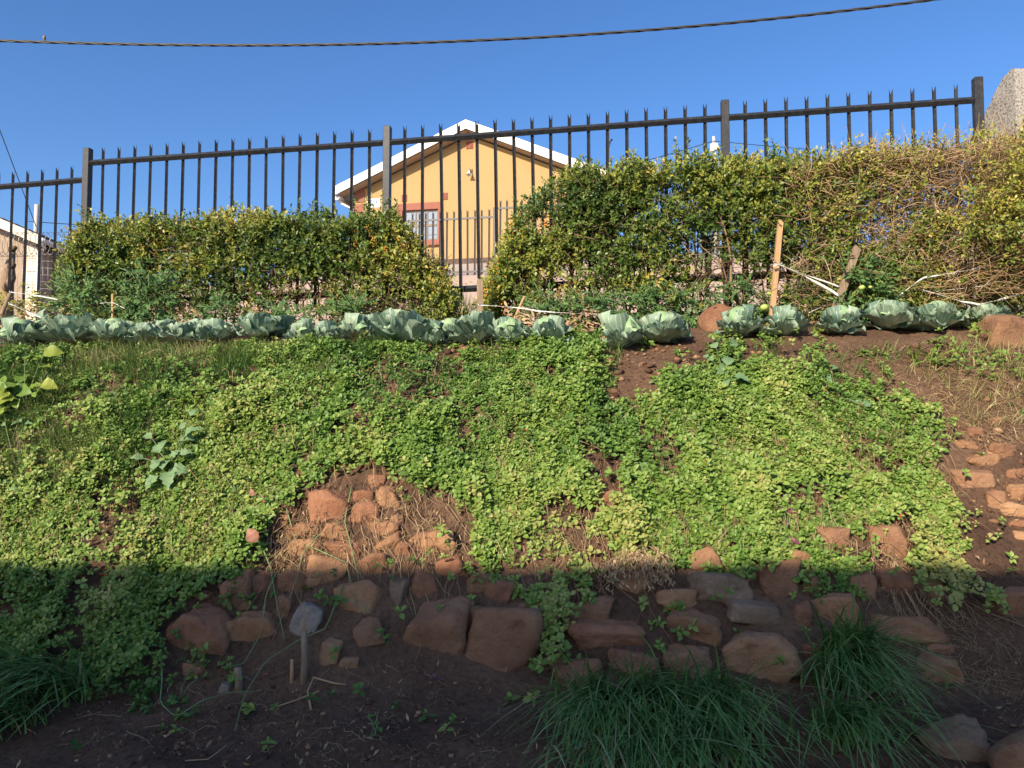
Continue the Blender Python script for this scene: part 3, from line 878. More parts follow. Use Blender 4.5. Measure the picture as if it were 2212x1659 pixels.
STONES = [ # x0,y0,x1,y1,rot,blocky,material
 (357,1316,506,1436,3,.35,'s'),(470,1248,554,1342,-14,.8,'s'),(494,1328,602,1412,-12,.5,'s'),(594,1290,636,1352,8,.5,'s'),
 (622,1309,704,1386,38,.75,'w'),(726,1262,834,1332,0,.3,'s'),(838,1248,880,1324,4,.9,'g'),(884,1240,950,1306,6,.4,'s'),
 (762,1342,828,1410,-8,.4,'s'),(686,1390,740,1454,14,.7,'s'),(734,1421,777,1449,0,.7,'s'),
 (877,1302,1036,1450,-6,.55,'s'),(985,1308,1165,1472,8,.5,'s'),(28,1393,98,1446,0,.4,'s'),(396,1434,442,1468,0,.5,'s'),(418,1276,458,1302,10,.5,'s'),
 (650,1208,764,1274,2,.15,'s'),(776,1200,846,1258,-6,.4,'s'),(612,1168,700,1216,-4,.3,'s'),(694,1168,796,1210,-4,.75,'s'),
 (803,1052,870,1120,10,.15,'s'),(794,1024,834,1062,-20,.6,'s'),(655,1062,758,1138,6,.4,'s'),(748,1086,832,1140,-10,.4,'s'),(843,1114,872,1144,0,.5,'s'),
 (790,1132,864,1166,-2,.9,'s'),(716,1148,762,1174,-3,.6,'s'),(806,1160,880,1196,-24,.5,'s'),(850,1174,890,1206,0,.8,'s'),(622,1134,700,1172,0,.6,'s'),(696,1132,746,1172,20,.5,'s'),
 (884,1152,992,1212,-12,.6,'s'),(940,1205,1010,1262,0,.5,'s'),(1000,1240,1075,1300,4,.5,'s'),
 (1216,1296,1332,1354,-14,.7,'s'),(1220,1341,1400,1410,3,.75,'s'),(1184,1430,1310,1502,0,.3,'s'),(1418,1276,1504,1330,4,.3,'s'),(1478,1242,1626,1312,7,.9,'g2'),
 (1440,1322,1566,1397,6,.5,'s'),(1424,1400,1544,1472,0,.4,'s'),(1569,1365,1730,1502,4,.45,'s'),(1564,1296,1702,1366,4,.7,'g'),(1712,1306,1758,1386,6,.9,'s'),
 (1748,1284,1856,1376,0,.35,'s'),(1734,1396,1780,1442,0,.5,'s'),(1624,1212,1728,1302,-4,.6,'s'),(1732,1246,1780,1300,20,.5,'s'),(1830,1240,1892,1312,6,.4,'s'),
 (1884,1234,1986,1306,-2,.5,'s'),(1978,1252,2040,1308,4,.5,'s'),(1878,1340,2038,1404,2,.3,'s'),(2138,1278,2240,1358,2,.4,'s'),
 (1494,1184,1568,1264,-38,.85,'s'),(1404,1228,1454,1264,0,.4,'s'),(1872,1132,1972,1228,2,.55,'s'),(1756,1142,1844,1204,0,.5,'s'),(1276,1058,1346,1112,0,.5,'s'),
 (1330,1236,1410,1290,0,.4,'s'),(1060,1400,1130,1452,0,.4,'s'),(1312,1410,1424,1470,0,.4,'s'),(1790,1378,1884,1446,0,.4,'s'),(1120,1300,1210,1372,0,.4,'s'),
 (530,1240,596,1292,0,.4,'s'),(600,1236,664,1290,0,.4,'s'),(1040,1250,1110,1310,0,.4,'s'),(1590,1224,1640,1262,0,.4,'s'),(1700,1190,1760,1242,0,.4,'s'),
 (560,1100,630,1150,0,.4,'s'),(760,1060,806,1094,0,.4,'s')]
MK = {'s': 'sandstone', 'g': 'greystone', 'g2': 'greystone', 'w': 'whitestone'}
for (x0, y0, x1, y1, rt, bl, mk) in STONES:
    o = stone(x0, y0, x1, y1, rt, min(1, bl + .15), MK[mk], dsw, rough=.16 if mk == 'w' else .10)
    if mk == 'w': o['label'] = 'pale grey-white pointed stone'
edg = empty('stone_edging', at(2130, 1030), 'loose line of flat orange stones down the right edge of the bank', 'stones')
for q in [(2088,923,2128,956),(2064,951,2110,979),(2134,954,2200,996),(2080,982,2164,1011),(2062,1017,2150,1060),(2178,1013,2230,1048),(2128,1056,2180,1112),(2172,1052,2236,1090),(2154,1087,2236,1128),(2176,1127,2236,1148),(2140,900,2170,922),(2196,1150,2250,1186)]:
    stone(*q, random.uniform(-10, 10), .6, 'sandstone', edg)
# boulders and loose rocks that stand on their own
def loose(name, label, cat, *q, **k):
    o = stone(*q, name=name, **k); return tag(o, label, cat)
loose('boulder', 'large smooth orange-brown boulder beside the last cabbage at right', 'boulder', 2126, 676, 2262, 768, -6, .12, depth=.42, P=at_y(2194, 722, 5.55), rough=.04)
loose('boulder', 'rusty brown boulder half hidden behind the cabbage by the tall stake', 'boulder', 1518, 652, 1612, 742, -28, .25, depth=.3, P=at_y(1562, 702, 6.05))
loose('rock', 'squarish orange rock lying right of the strap-leaved clump', 'rock', 1978, 1421, 2094, 1506, 6, .8)
loose('rock', 'rough grey concrete lump in the bottom right corner', 'rock', 2008, 1570, 2152, 1690, -12, .5, mat='greystone', rough=.14)
loose('rock', 'smooth brown boulder cut off by the bottom right corner', 'rock', 2160, 1600, 2340, 1770, -24, .4)
loose('rock', 'small pale fragment of stone beside the broken stump', 'rock', 473, 1480, 498, 1512, 10, .8, mat='whitestone')
loose('rock', 'pale pinkish flat stone under the third cabbage', 'rock', 478, 716, 516, 736, 0, .6, mat='whitestone', P=at(497, 752))
loose('rock', 'flat dark slab on the dirt right of the strap-leaved plants', 'rock', 2000, 1390, 2060, 1412, 4, .6)
# crumbs of rock and clods
def clods(n, polys, smin, smax, seed):
    r = np.random.default_rng(seed)
    bm = bmesh.new(); bmesh.ops.create_icosphere(bm, subdivisions=1, radius=1.0); bm.verts.ensure_lookup_table()
    tv = np.array([v.co[:] for v in bm.verts]); tt = np.array([[v.index for v in f.verts] for f in bm.faces]); bm.free()
    out = []
    Vs = []; Ts = []; To = []; off = 0
    tries = 0
    while len(Vs) < n and tries < n * 40:
        tries += 1
        poly = polys[r.integers(len(polys))]
        xs = [p[0] for p in poly]; ys = [p[1] for p in poly]
        px, py = r.uniform(min(xs), max(xs)), r.uniform(min(ys), max(ys))
        if not in_poly(np.array(px), np.array(py), poly): continue
        P = at(px, py)
        s = smin * (smax / smin) ** (r.random() ** 2.2)
        jit = 1 + r.normal(scale=.22, size=(len(tv), 1))
        q = tv * jit * np.array([s, s * r.uniform(.6, 1.2), s * r.uniform(.4, .8)])
        an = r.uniform(0, 6.3); ca, sa = math.cos(an), math.sin(an)
        q = q @ np.array([[ca, sa, 0], [-sa, ca, 0], [0, 0, 1]])
        Vs.append(q + P + np.array([0, 0, s * .2])); Ts.append(tt + off); To.append(np.full(len(tv), r.random())); off += len(tv)
    return np.concatenate(Vs), np.concatenate(Ts), np.concatenate(To)
SOIL_R = [(1560, 742), (2212, 742), (2230, 1240), (2100, 1240), (2060, 1000), (2040, 880), (1990, 830), (1700, 800)]
SOIL_M = [(1230, 760), (1570, 742), (1530, 780), (1440, 850), (1400, 885), (1300, 880), (1290, 800)]
SOIL_S = [(915, 750), (1120, 752), (1060, 790), (960, 790)]
SOIL_B = [(230, 1480), (700, 1400), (900, 1450), (1200, 1500), (1100, 1680), (150, 1680)]
SOIL_C = [(2000, 1240), (2260, 1240), (2260, 1680), (2000, 1680)]
M['clod'] = m_leaf('soil_clods', [(0, (.07, .04, .026)), (.45, (.15, .08, .048)), (.8, (.26, .14, .075)), (1, (.36, .22, .13))], .95, .1, 0)
V, T, To = merge([clods(800, [SOIL_R, SOIL_R, SOIL_M, SOIL_S], .004, .036, 5), clods(1100, [SOIL_B, SOIL_B, SOIL_C], .002, .016, 6)])
tag(link('soil_clods', tri_mesh('soil_clods', V, T, To), M['clod']), 'scattered orange soil clods and stone chips on the bare earth', 'clods', kind='stuff')

# ================================================================== GROUND COVER
def scatter(n, x0=-4.3, x1=4.3, y0=3.2, y1=5.95):
    X = rng.uniform(x0, x1, n); Y = rng.uniform(y0, y1, n)
    keep = np.abs(X) < .72 * Y + .25
    return X[keep], Y[keep]
BARE = [
 [(1232, 755), (1600, 735), (1560, 775), (1470, 840), (1440, 880), (1370, 905), (1290, 890), (1275, 800)],
 [(1570, 735), (2600, 700), (2600, 1260), (2085, 1260), (2040, 1090), (2025, 1000), (2005, 910), (1950, 850), (1860, 815), (1700, 815), (1600, 790)],
 [(900, 745), (1130, 750), (1080, 775), (970, 800), (915, 780)],
 [(1235, 975), (1290, 960), (1335, 990), (1345, 1060), (1352, 1120), (1295, 1125), (1262, 1060)],
 [(580, 1105), (640, 1055), (700, 1030), (790, 1005), (890, 1040), (980, 1075), (1030, 1150), (1040, 1210), (1010, 1280), (580, 1280), (590, 1200), (560, 1150)],
 [(1250, 1150), (1320, 1160), (1310, 1220), (1260, 1220)],
 [(1850, 1120), (1985, 1125), (1990, 1240), (1860, 1240)], [(1745, 1140), (1850, 1140), (1850, 1210), (1750, 1205)],
 [(1660, 1150), (1700, 1150), (1690, 1190), (1660, 1190)],
 [(1490, 1180), (1575, 1180), (1560, 1240), (1480, 1240)]]
BELOW = [ # living patches under the shadow line
 ([(-300, 1230), (480, 1230), (440, 1290), (410, 1320), (360, 1330), (352, 1430), (280, 1480), (200, 1500), (-300, 1520)], .95),
 ([(1050, 1230), (1310, 1230), (1290, 1285), (1215, 1320), (1205, 1435), (1165, 1440), (1150, 1350), (1080, 1290)], .9),
 ([(480, 1235), (640, 1235), (600, 1290), (560, 1330), (545, 1270)], .45),
 ([(1480, 1225), (1640, 1225), (1640, 1255), (1600, 1275), (1500, 1250)], .6),
 ([(1722, 1230), (1840, 1220), (1850, 1290), (1770, 1300), (1720, 1270)], .55),
 ([(1390, 1320), (1450, 1320), (1530, 1410), (1400, 1430)], .35),
 ([(1950, 1210), (2120, 1240), (2130, 1320), (1990, 1290)], .35),
 ([(590, 1470), (480, 1400), (360, 1390), (360, 1460)], .05), ([(200, 1440), (420, 1440), (420, 1560), (300, 1540)], .12)]
THIN = [([(880, 1060), (1010, 1080), (1040, 1180), (990, 1240), (900, 1230)], .28), ([(1680, 1030), (1860, 1040), (1860, 1120), (1690, 1110)], .45),
        ([(1220, 890), (1300, 880), (1370, 960), (1370, 1120), (1240, 1130)], .62), ([(1440, 930), (1590, 940), (1570, 1000), (1460, 990)], .55),
        ([(560, 1090), (640, 1070), (640, 1240), (570, 1240)], .4), ([(-300, 735), (620, 735), (760, 765), (520, 812), (300, 880), (330, 960), (200, 1060), (-300, 1080)], .34),
        ([(1560, 775), (1700, 780), (1850, 800), (1990, 840), (2060, 1000), (1900, 880), (1700, 850), (1500, 850)], .6)]
def cover_density(X, Y):
    P = np.stack([X, Y, base_z(X, Y)], -1)
    px, py = project(P)
    jx = (fbm(X * 7, Y * 7, 21, 3) - .5) * 100 + rng.normal(scale=14, size=len(X)); jy = (fbm(X * 7, Y * 7, 33, 3) - .5) * 80 + rng.normal(scale=10, size=len(X))
    px = px + jx; py = py + jy
    d = ((py < 1236) & (py > 748)).astype(float)
    for poly in BARE: d[in_poly(px, py, poly)] = 0.0
    for poly, v in THIN:
        k = in_poly(px, py, poly); d[k] = np.minimum(d[k], v)
    for poly, v in BELOW:
        k = in_poly(px, py, poly) & (py >= 1225); d[k] = np.maximum(d[k], v)
    # a few stray shoots on the bare soil
    d = np.maximum(d, np.where(py > 1330, .006, .03) * (py > 760) * (fbm(X * 4, Y * 4, 88, 2) > .5))
    return d, px, py
X, Y = scatter(118000)
d, px, py = cover_density(X, Y)
holes = fbm(X * 3.2, Y * 3.2, 51, 3)
d = d * np.clip((holes - .31) * 7, .16, 1)
k = rng.random(len(X)) < d
X, Y, px, py = X[k], Y[k], px[k], py[k]
n = len(X)
Z = gz(X, Y); NRM = gnormal(X, Y)
lump = fbm(X * 4.5, Y * 4.5, 77, 3)
thick = .014 + .28 * np.clip(lump - .36, 0, 1)
hgt = thick * rng.uniform(.25, 1, n) ** .6
up = unit(NRM * .8 + np.array([-.12, -.22, .42]) + rng.normal(scale=.30, size=(n, 3)))
C = np.stack([X, Y, Z], -1) + NRM * hgt[:, None]
size0 = rng.uniform(.023, .041, n) * (.62 + .85 * fbm(X * 2.4, Y * 2.4, 91, 3))
tone0 = .35 + 1.1 * (fbm(X * 1.7, Y * 1.7, 61, 4) - .5) + .35 * (fbm(X * 9, Y * 9, 62, 2) - .5) + rng.normal(scale=.11, size=n) + .20 * (hgt / .09 - .4)
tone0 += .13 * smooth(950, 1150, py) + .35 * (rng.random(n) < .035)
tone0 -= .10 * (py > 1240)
tmpl = leaf_tmpl(2, .33, .35, .22, .5)
parts = []
e1 = unit(np.cross(up, rand_unit(n))); e2 = np.cross(up, e1)
for q in range(6):
    an = q * math.pi / 3 * 1.0 + rng.normal(scale=.25, size=n) + (math.pi / 2 if q % 2 else 0)
    lay = (q // 2) * .35
    rad = np.cos(an)[:, None] * e1 + np.sin(an)[:, None] * e2
    dr = unit(rad * (1 - .18 * (q // 2)) + up * (.15 + .28 * (q // 2)) + rng.normal(scale=.16, size=(n, 3)))
    sz = size0 * (1 - .16 * (q // 2)) * rng.uniform(.8, 1.15, n)
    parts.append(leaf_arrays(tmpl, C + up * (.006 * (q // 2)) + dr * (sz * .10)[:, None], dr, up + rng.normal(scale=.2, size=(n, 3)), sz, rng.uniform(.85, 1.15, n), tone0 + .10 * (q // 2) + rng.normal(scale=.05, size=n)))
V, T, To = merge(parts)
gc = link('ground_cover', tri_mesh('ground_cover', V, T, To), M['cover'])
tag(gc, 'mat of small glossy green creeping leaves covering the sunny bank', 'ground cover', kind='stuff')
# little red flowers
k = rng.choice(n, 130, replace=False)
k = k[(px[k] > 200) & (tone0[k] > .2)]
k = k[rng.random(len(k)) < np.where(px[k] > 1500, 1.0, .5)]
pp = C[k] + up[k] * .012
fl = []
for q in range(7):
    dr = unit(up[k] * .5 + np.cos(q * .9) * e1[k] + np.sin(q * .9) * e2[k])
    fl.append(leaf_arrays(leaf_tmpl(1, .25, .1, 0), pp, dr, up[k], np.full(len(k), .011), np.ones(len(k)), np.full(len(k), .5)))
o = link('flowers', tri_mesh('flowers', *merge(fl)), M['red_flower'], gc); o['kind'] = 'stuff'; o['label'] = 'tiny red flowers dotted over the creeping leaves'
# trailing stems of the creeper and dry roots
def strand(P, n, length, drop, wig, out=.02):
    pts = []; p = np.array(P, float); dr = np.array([random.uniform(-.5, .5), 0, 0])
    for i in range(n):
        pts.append(p.copy())
        stp = length / n
        x = p[0] + dr[0] * stp; y = p[1] - drop * stp
        z = float(gz(x, y))
        p = np.array([x, y, z + out * math.sin(math.pi * (i + 1) / n) + random.uniform(0, .01)])
        dr[0] += random.uniform(-wig, wig)
    return pts
def strands(polys, n, seed, lmin=.12, lmax=.45, drop=.75, r=(.0012, .0028), out=(.01, .05)):
    random.seed(seed); rr = np.random.default_rng(seed)
    ps, ra, to = [], [], []
    while len(ps) < n:
        poly = polys[rr.integers(len(polys))]
        xs = [p[0] for p in poly]; ys = [p[1] for p in poly]
        qx, qy = rr.uniform(min(xs), max(xs)), rr.uniform(min(ys), max(ys))
        if not in_poly(np.array(qx), np.array(qy), poly): continue
        P = at(qx, qy); P[2] += .015
        L = rr.uniform(lmin, lmax)
        ps.append(strand(P, 8, L, drop * rr.uniform(.4, 1.2), .45, rr.uniform(*out)))
        r0 = rr.uniform(*r); ra.append(np.linspace(r0, r0 * .5, 8)); to.append(rr.random())
    return ps, ra, to
DRYP = [[(560, 1060), (720, 1030), (700, 1230), (590, 1240)], [(850, 1040), (1000, 1080), (1030, 1240), (880, 1240)], [(600, 1060), (900, 1040), (900, 1200), (600, 1220)],
        [(1240, 1000), (1370, 960), (1370, 1140), (1250, 1140)], [(1850, 1100), (2000, 1120), (2000, 1230), (1880, 1230)], [(1690, 1030), (1860, 1050), (1850, 1110), (1690, 1110)],
        [(1180, 1130), (1400, 1150), (1400, 1230), (1200, 1240)]]
ps, ra, to = strands(DRYP, 620, 3)
p2, r2, t2 = strands([[(1880, 1200), (2010, 1210), (2010, 1260), (1890, 1260)]], 60, 4, .3, .6, .6)
p3, r3, t3 = strands([[(240, 1440), (900, 1420), (1000, 1640), (200, 1640)], [(1640, 1380), (2000, 1300), (2100, 1330), (1900, 1440)], [(2000, 1240), (2200, 1240), (2200, 1500), (2050, 1450)]], 360, 8, .05, .28, .3, (.0008, .002), (0, .03))
p4, r4, t4 = strands([[(1600, 760), (2212, 740), (2212, 900), (2040, 880), (1800, 800)], [(1990, 800), (2212, 800), (2212, 980), (2060, 960)]], 900, 9, .05, .25, .4, (.001, .0026), (0, .03))
p5, r5, t5 = strands([[(0, 780), (1250, 780), (1250, 1230), (0, 1230)], [(1380, 880), (2040, 860), (2080, 1200), (1400, 1230)]], 1500, 12, .06, .30, .6, (.0012, .0028), (.05, .12))
p6, r6, t6 = strands([[(150, 1500), (700, 1420), (1100, 1480), (1100, 1680), (100, 1680)], [(2000, 1400), (2230, 1380), (2230, 1600)]], 420, 13, .03, .14, .3, (.0007, .0018), (0, .015))
st = tubes('dry_stems', ps + p2 + p3 + p4 + p5 + p6, ra + r2 + r3 + r4 + r5 + r6, M['dry'], None, 3, to + t2 + t3 + t4 + t5 + t6)
tag(st, 'tangle of straw-coloured dry stems and roots over stones and soil', 'dry stems', kind='stuff')
# dead brown leaves inside the thin patches
X, Y = scatter(60000)
P = np.stack([X, Y, base_z(X, Y)], -1); qx, qy = project(P)
k = np.zeros(len(X), bool)
for poly in DRYP: k |= in_poly(qx, qy, poly) & (rng.random(len(X)) < .20)
k |= (qy > 780) & (qy < 1240) & (fbm(X * 3.2, Y * 3.2, 51, 3) < .36) & (rng.random(len(X)) < .35)
k |= (qy > 1420) & (rng.random(len(X)) < .03)
X, Y = X[k], Y[k]; n = len(X)
C2 = np.stack([X, Y, gz(X, Y)], -1) + gnormal(X, Y) * rng.uniform(.003, .03, (n, 1))
parts = [leaf_arrays(leaf_tmpl(1, .16, .3, .3), C2, unit(rand_unit(n) + np.array([0, -.5, -.6])), rand_unit(n), rng.uniform(.02, .045, n), rng.uniform(.5, 1.2, n), rng.random(n))]
o = link('dead_leaves', tri_mesh('dead_leaves', *merge(parts)), M['dry'], st); o['kind'] = 'stuff'

# ================================================================== GRASS
GR = [([(-300, 735), (640, 735), (900, 752), (760, 790), (520, 812), (380, 870), (330, 960), (220, 1060), (-300, 1090)], 1.0), ([(860, 745), (1300, 745), (1330, 860), (1240, 880), (1180, 800)], .30),
      ([(1450, 900), (1700, 800), (2000, 860), (2100, 1100), (1900, 1000), (1600, 1000)], .10), ([(1960, 770), (2260, 740), (2260, 960), (2060, 920)], .20), ([(-200, 1080), (500, 850), (560, 1240), (-200, 1240)], .16), ([(560, 780), (1200, 780), (1200, 1200), (1000, 1050), (600, 1000)], .07),
      ([(1560, 760), (1960, 760), (1990, 840), (1700, 810)], .14)]
X, Y = scatter(170000, y0=4.0, y1=5.9)
P = np.stack([X, Y, base_z(X, Y)], -1); qx, qy = project(P)
qx = qx + (fbm(X * 6, Y * 6, 15, 2) - .5) * 120; qy = qy + (fbm(X * 6, Y * 6, 16, 2) - .5) * 60
dn = np.zeros(len(X))
for poly, v in GR: dn = np.maximum(dn, v * in_poly(qx, qy, poly))
dn *= np.clip((fbm(X * 5, Y * 5, 44, 3) - .25) * 3, .1, 1)
k = rng.random(len(X)) < dn * .95
X, Y, qx, qy = X[k], Y[k], qx[k], qy[k]; n = len(X)
nr = gnormal(X, Y)
tn = .16 + .9 * (fbm(X * 2.3, Y * 2.3, 19, 3) - .40) + .42 * ((qy < 790) & (qx < 760)) * fbm(X * 3, Y * 3, 29, 2) * 1.6 + .5 * (qx > 1950) + rng.normal(scale=.15, size=n)
upv = unit(nr * .5 + np.array([0, 0, .8]) + rng.normal(scale=.35, size=(n, 3)))
sd = unit(np.stack([rng.normal(size=n), rng.normal(size=n) - .6, np.zeros(n)], -1))
V, T, To = blades(np.stack([X, Y, gz(X, Y) - .005], -1), upv, sd, rng.uniform(.05, .17, n), rng.uniform(.003, .0062, n), rng.uniform(.2, 1.0, n), tn, 3)
tag(link('grass', tri_mesh('grass', V, T, To), M['grass']), 'fine half-dry grass along the crest and left of the bank', 'grass', kind='stuff')

# strap-leaved clumps at the bottom
def strap_clump(name, label, bases, nblade, lmin, lmax, fall, seed):
    r = np.random.default_rng(seed)
    root = empty(name, at(*bases[0][:2]), label, 'plant', 'strap-leaved clumps at the foot of the bank')
    pos, upv, sd = [], [], []
    w = np.array([b[3] for b in bases], float); w /= w.sum()
    for q in range(nblade):
        b = bases[r.choice(len(bases), p=w)]
        P = at(b[0] + r.normal() * b[2], min(b[1] + r.normal() * b[2] * .35, 1720))
        pos.append(P)
        sdir = np.array([r.normal() * .34 + fall[0], r.normal() * .26 + fall[1], 0]); sdir /= np.linalg.norm(sdir)
        sd.append(sdir); upv.append(unit(np.array([0, 0, 1.]) + sdir * r.uniform(.0, .42) + r.normal(size=3) * .16))
    pos, upv, sd = np.array(pos), np.array(upv), np.array(sd)
    n = nblade
    tone = np.clip(.45 + r.normal(scale=.22, size=n), 0, .88); tone[r.random(n) < .06] = 1.2
    V, T, To = blades(pos, upv, sd, r.uniform(lmin, lmax, n), r.uniform(.008, .0135, n), r.uniform(.45, 1.35, n), tone, 8)
    o = link('leaves', tri_mesh('leaves', V, T, To, True), M['chive'], root); o['kind'] = 'stuff'
    return root
strap_clump('strap_leaved_plant', 'wide clump of arching strap leaves at the bottom centre', [(1275, 1560, 30, .8), (1350, 1550, 40, 1.2), (1450, 1545, 50, 1.3), (1560, 1555, 36, 1), (1430, 1640, 90, 1.6)], 1000, .28, .52, (-.12, -.85), 31)
strap_clump('strap_leaved_plant', 'tall fountain of strap leaves in front of the wall at right', [(1830, 1440, 24, 1.6), (1800, 1480, 30, 1), (1870, 1490, 22, .8), (1830, 1590, 50, 1.2)], 620, .30, .50, (-.06, -.9), 32)
strap_clump('strap_leaved_plant', 'grassy strap-leaved clump at the bottom left corner', [(60, 1480, 40, 1.2), (130, 1500, 35, 1), (20, 1560, 40, 1), (-60, 1540, 60, 1)], 560, .22, .42, (-.35, -.75), 33)

# ================================================================== CABBAGES
def cab_leaf(name, a0, a1, cup, wave, seed, wd=.52, mat='cabbage'):
    r = random.Random(seed); nu, nv = 8, 7
    V = []; UV = []
    y = z = 0; ph = r.uniform(0, 6)
    for j in range(nv + 1):
        v = j / nv
        an = a0 + (a1 - a0) * v
        if j: y += math.cos(an) / nv; z += math.sin(an) / nv
        w = wd * (.16 + .84 * math.sin(min(1, v * 1.12 + .06) * math.pi * .5) ** 1.1) * (1 - max(0, v - .70) ** 2 * 4.6)
        for i in range(nu + 1):
            u = i / nu * 2 - 1
            edge = abs(u) ** 2
            c = cup * edge + wave * (abs(u) ** 3) * math.sin(ph + v * 9 + 2 * u) + (wave * .8 * math.sin(ph + u * 7) if j == nv else 0) + .02 * math.sin(u * 14 + ph) * v
            yy = y + (-math.sin(an)) * c - (.10 * u * u if j == nv else 0)
            zz_ = z + math.cos(an) * c
            V.append((u * w * (1 - .25 * cup * edge), yy, zz_)); UV.append((u * .5 + .5, v))
    F = []
    for j in range(nv):
        for i in range(nu):
            a = j * (nu + 1) + i; F.append((a, a + 1, a + nu + 2, a + nu + 1))
    me = mesh_from(name, V, F, True)
    uvl = me.uv_layers.new(name='UVMap')
    for l in me.loops: uvl.data[l.index].uv = UV[l.vertex_index]
    me.materials.append(M[mat])
    return me
LEAF_IN = [cab_leaf('leaf', R(66), R(84), .28, .07, 1 + q, .44) for q in range(3)]
LEAF_MID = [cab_leaf('leaf', R(40), R(44), .13, .10, 11 + q, .45) for q in range(3)]
LEAF_OUT = [cab_leaf('leaf', R(10), R(16), .07, .11, 21 + q, .47) for q in range(3)]
LEAF_HEAD = [cab_leaf('head_leaf', R(72), R(150), .42, .012, 31 + q, .56, 'cabbage_head') for q in range(2)]
def head_mesh():
    bm = bmesh.new(); bmesh.ops.create_uvsphere(bm, u_segments=14, v_segments=9, radius=1)
    me = bpy.data.meshes.new('head')
    uvl = bm.loops.layers.uv.new('UVMap')
    for f in bm.faces:
        f.smooth = True
        for l in f.loops:
            c = l.vert.co; l[uvl].uv = (math.atan2(c.y, c.x) / math.pi * .5 + .5, c.z * .5 + .5)
    bm.to_mesh(me); bm.free(); me.materials.append(M['cabbage_head']); return me
HEAD = head_mesh()
def cabbage(cx, top, basey, wpx, label, spread=1.0, back=0.0):
    r = random.Random(int(cx * 7))
    Pg = at(cx, basey, 6.0)
    if back:
        Pg = Pg + np.array([Pg[0] / Pg[1] * back, back, 0]); Pg[2] = float(gz(Pg[0], Pg[1]))
    dist = Pg[1]
    Rr = wpx / FPX * dist / 2 * (1.18 if cx < 800 else 1.1)
    H = (basey - top) / FPX * dist
    root = empty('cabbage', Pg + np.array([0, Rr * .55, 0]), label, 'cabbage', 'cabbages planted in a row along the terrace')
    z0 = float(gz(Pg[0], Pg[1] + Rr * .55)); root.location.z = max(min(z0, Pg[2] + .06), Pg[2] - .02) + (.035 if cx < 800 else 0)
    base = Vector(root.location)
    h0 = H * (1.18 if cx < 800 else 1.08)
    def put(me, az, tl, sc, zoff, name='leaf', rad=.0):
        o = bpy.data.objects.new(name, me); COL.objects.link(o); o.parent = root
        o.location = (math.cos(az + math.pi / 2) * rad, math.sin(az + math.pi / 2) * rad, zoff)
        o.rotation_mode = 'XYZ'
        o.rotation_euler = (tl, r.uniform(-.3, .3), az)
        o.scale = (sc * r.uniform(.9, 1.12), sc, sc)
        return o
    hr = min(H * .37, Rr * .56)
    o = bpy.data.objects.new('head', HEAD); COL.objects.link(o); o.parent = root
    o.location = (0, 0, h0 * .56); o.scale = (hr, hr, hr * .92); o.rotation_euler = (r.uniform(-.3, .3), r.uniform(-.3, .3), r.uniform(0, 6))
    a0 = r.uniform(0, 6)
    for k in range(3): put(LEAF_HEAD[k % 2], a0 + k * 2.1, r.uniform(-.08, .08), h0 * .80, h0 * .14, 'head_leaf', hr * .62)
    for k in range(4): put(LEAF_IN[k % 3], a0 + .5 + k * 1.571 + r.uniform(-.3, .3), r.uniform(-.30, .05), h0 * r.uniform(.66, .86), h0 * .06, 'leaf', hr * .50)
    for k in range(6): put(LEAF_MID[k % 3], a0 + k * 1.047 + r.uniform(-.25, .25), r.uniform(-.18, .30), Rr * r.uniform(.82, 1.08) * spread, h0 * .08, 'leaf', hr * .40)
    for k in range(7): put(LEAF_OUT[k % 3], a0 + .3 + k * .898 + r.uniform(-.25, .25), r.uniform(-.10, .30), Rr * r.uniform(.95, 1.15) * spread, h0 * .04, 'leaf', hr * .1)
    return root
CAB = [(25,681,748,78,'cabbage cut off by the left edge of the picture'),(120,690,757,132,'big loose cabbage, second from the left edge, beside the tape end'),
 (230,692,752,92,'cabbage just below the thin bamboo stake at left'),(300,698,745,70,'small cabbage right of the thin bamboo stake, half sunk in grass'),
 (383,697,744,76,'low cabbage, fifth from the left, behind dry grass'),(452,690,744,86,'cabbage with upright leaves, sixth from the left'),
 (548,685,742,104,'broad cabbage in front of the slanting stick in the left hedge'),(648,690,742,72,'cabbage, eighth from the left, behind the grassy crest'),
 (704,698,747,68,'low cabbage, ninth from the left, with a purplish bottom leaf'),(760,680,742,76,'cabbage directly left of the biggest cabbage'),
 (860,668,754,142,'biggest cabbage of the row, with a pale upright head'),(925,686,750,66,'dark-leaved cabbage tucked against the right of the biggest one'),
 (970,690,738,56,'small pale cabbage behind the one below the square stake'),(1032,681,757,124,'wide cabbage directly below the square wooden stake at centre'),
 (1100,684,752,72,'cabbage left of the dry leaf litter at centre'),(1185,692,766,106,'single cabbage between the dry litter and the two hanging tomatoes'),
 (1344,680,766,86,'left one of the two touching cabbages right of the hanging tomatoes'),(1435,680,758,116,'right one of the two touching cabbages right of the hanging tomatoes'),
 (1607,662,737,98,'cabbage in front of the rusty boulder'),(1707,670,742,104,'cabbage right below the tall orange stake'),
 (1828,664,733,92,'cabbage below the dark leaning stake'),(1935,656,726,120,'cabbage directly below the pale tomato at right'),
 (2046,652,723,118,'big flat cabbage under the sagging white tape'),(2152,655,712,96,'last cabbage of the row, partly behind the orange boulder')]
for q in CAB: cabbage(*q)
for q in [(72,684,738,82,'cabbage in the back row behind the first two at the left edge'),(178,690,740,76,'back-row cabbage between the big loose one and the bamboo stake'),(268,692,738,74,'back-row cabbage just right of the bamboo stake'),
          (344,694,738,70,'back-row cabbage in front of the bushy tomato plant'),(420,692,738,74,'back-row cabbage below the dry twig patch of the left hedge'),(602,688,738,80,'back-row cabbage in front of the bare left hedge stems'),(806,682,740,70,'back-row cabbage behind the left side of the biggest one')]:
    cabbage(*q, back=.22)

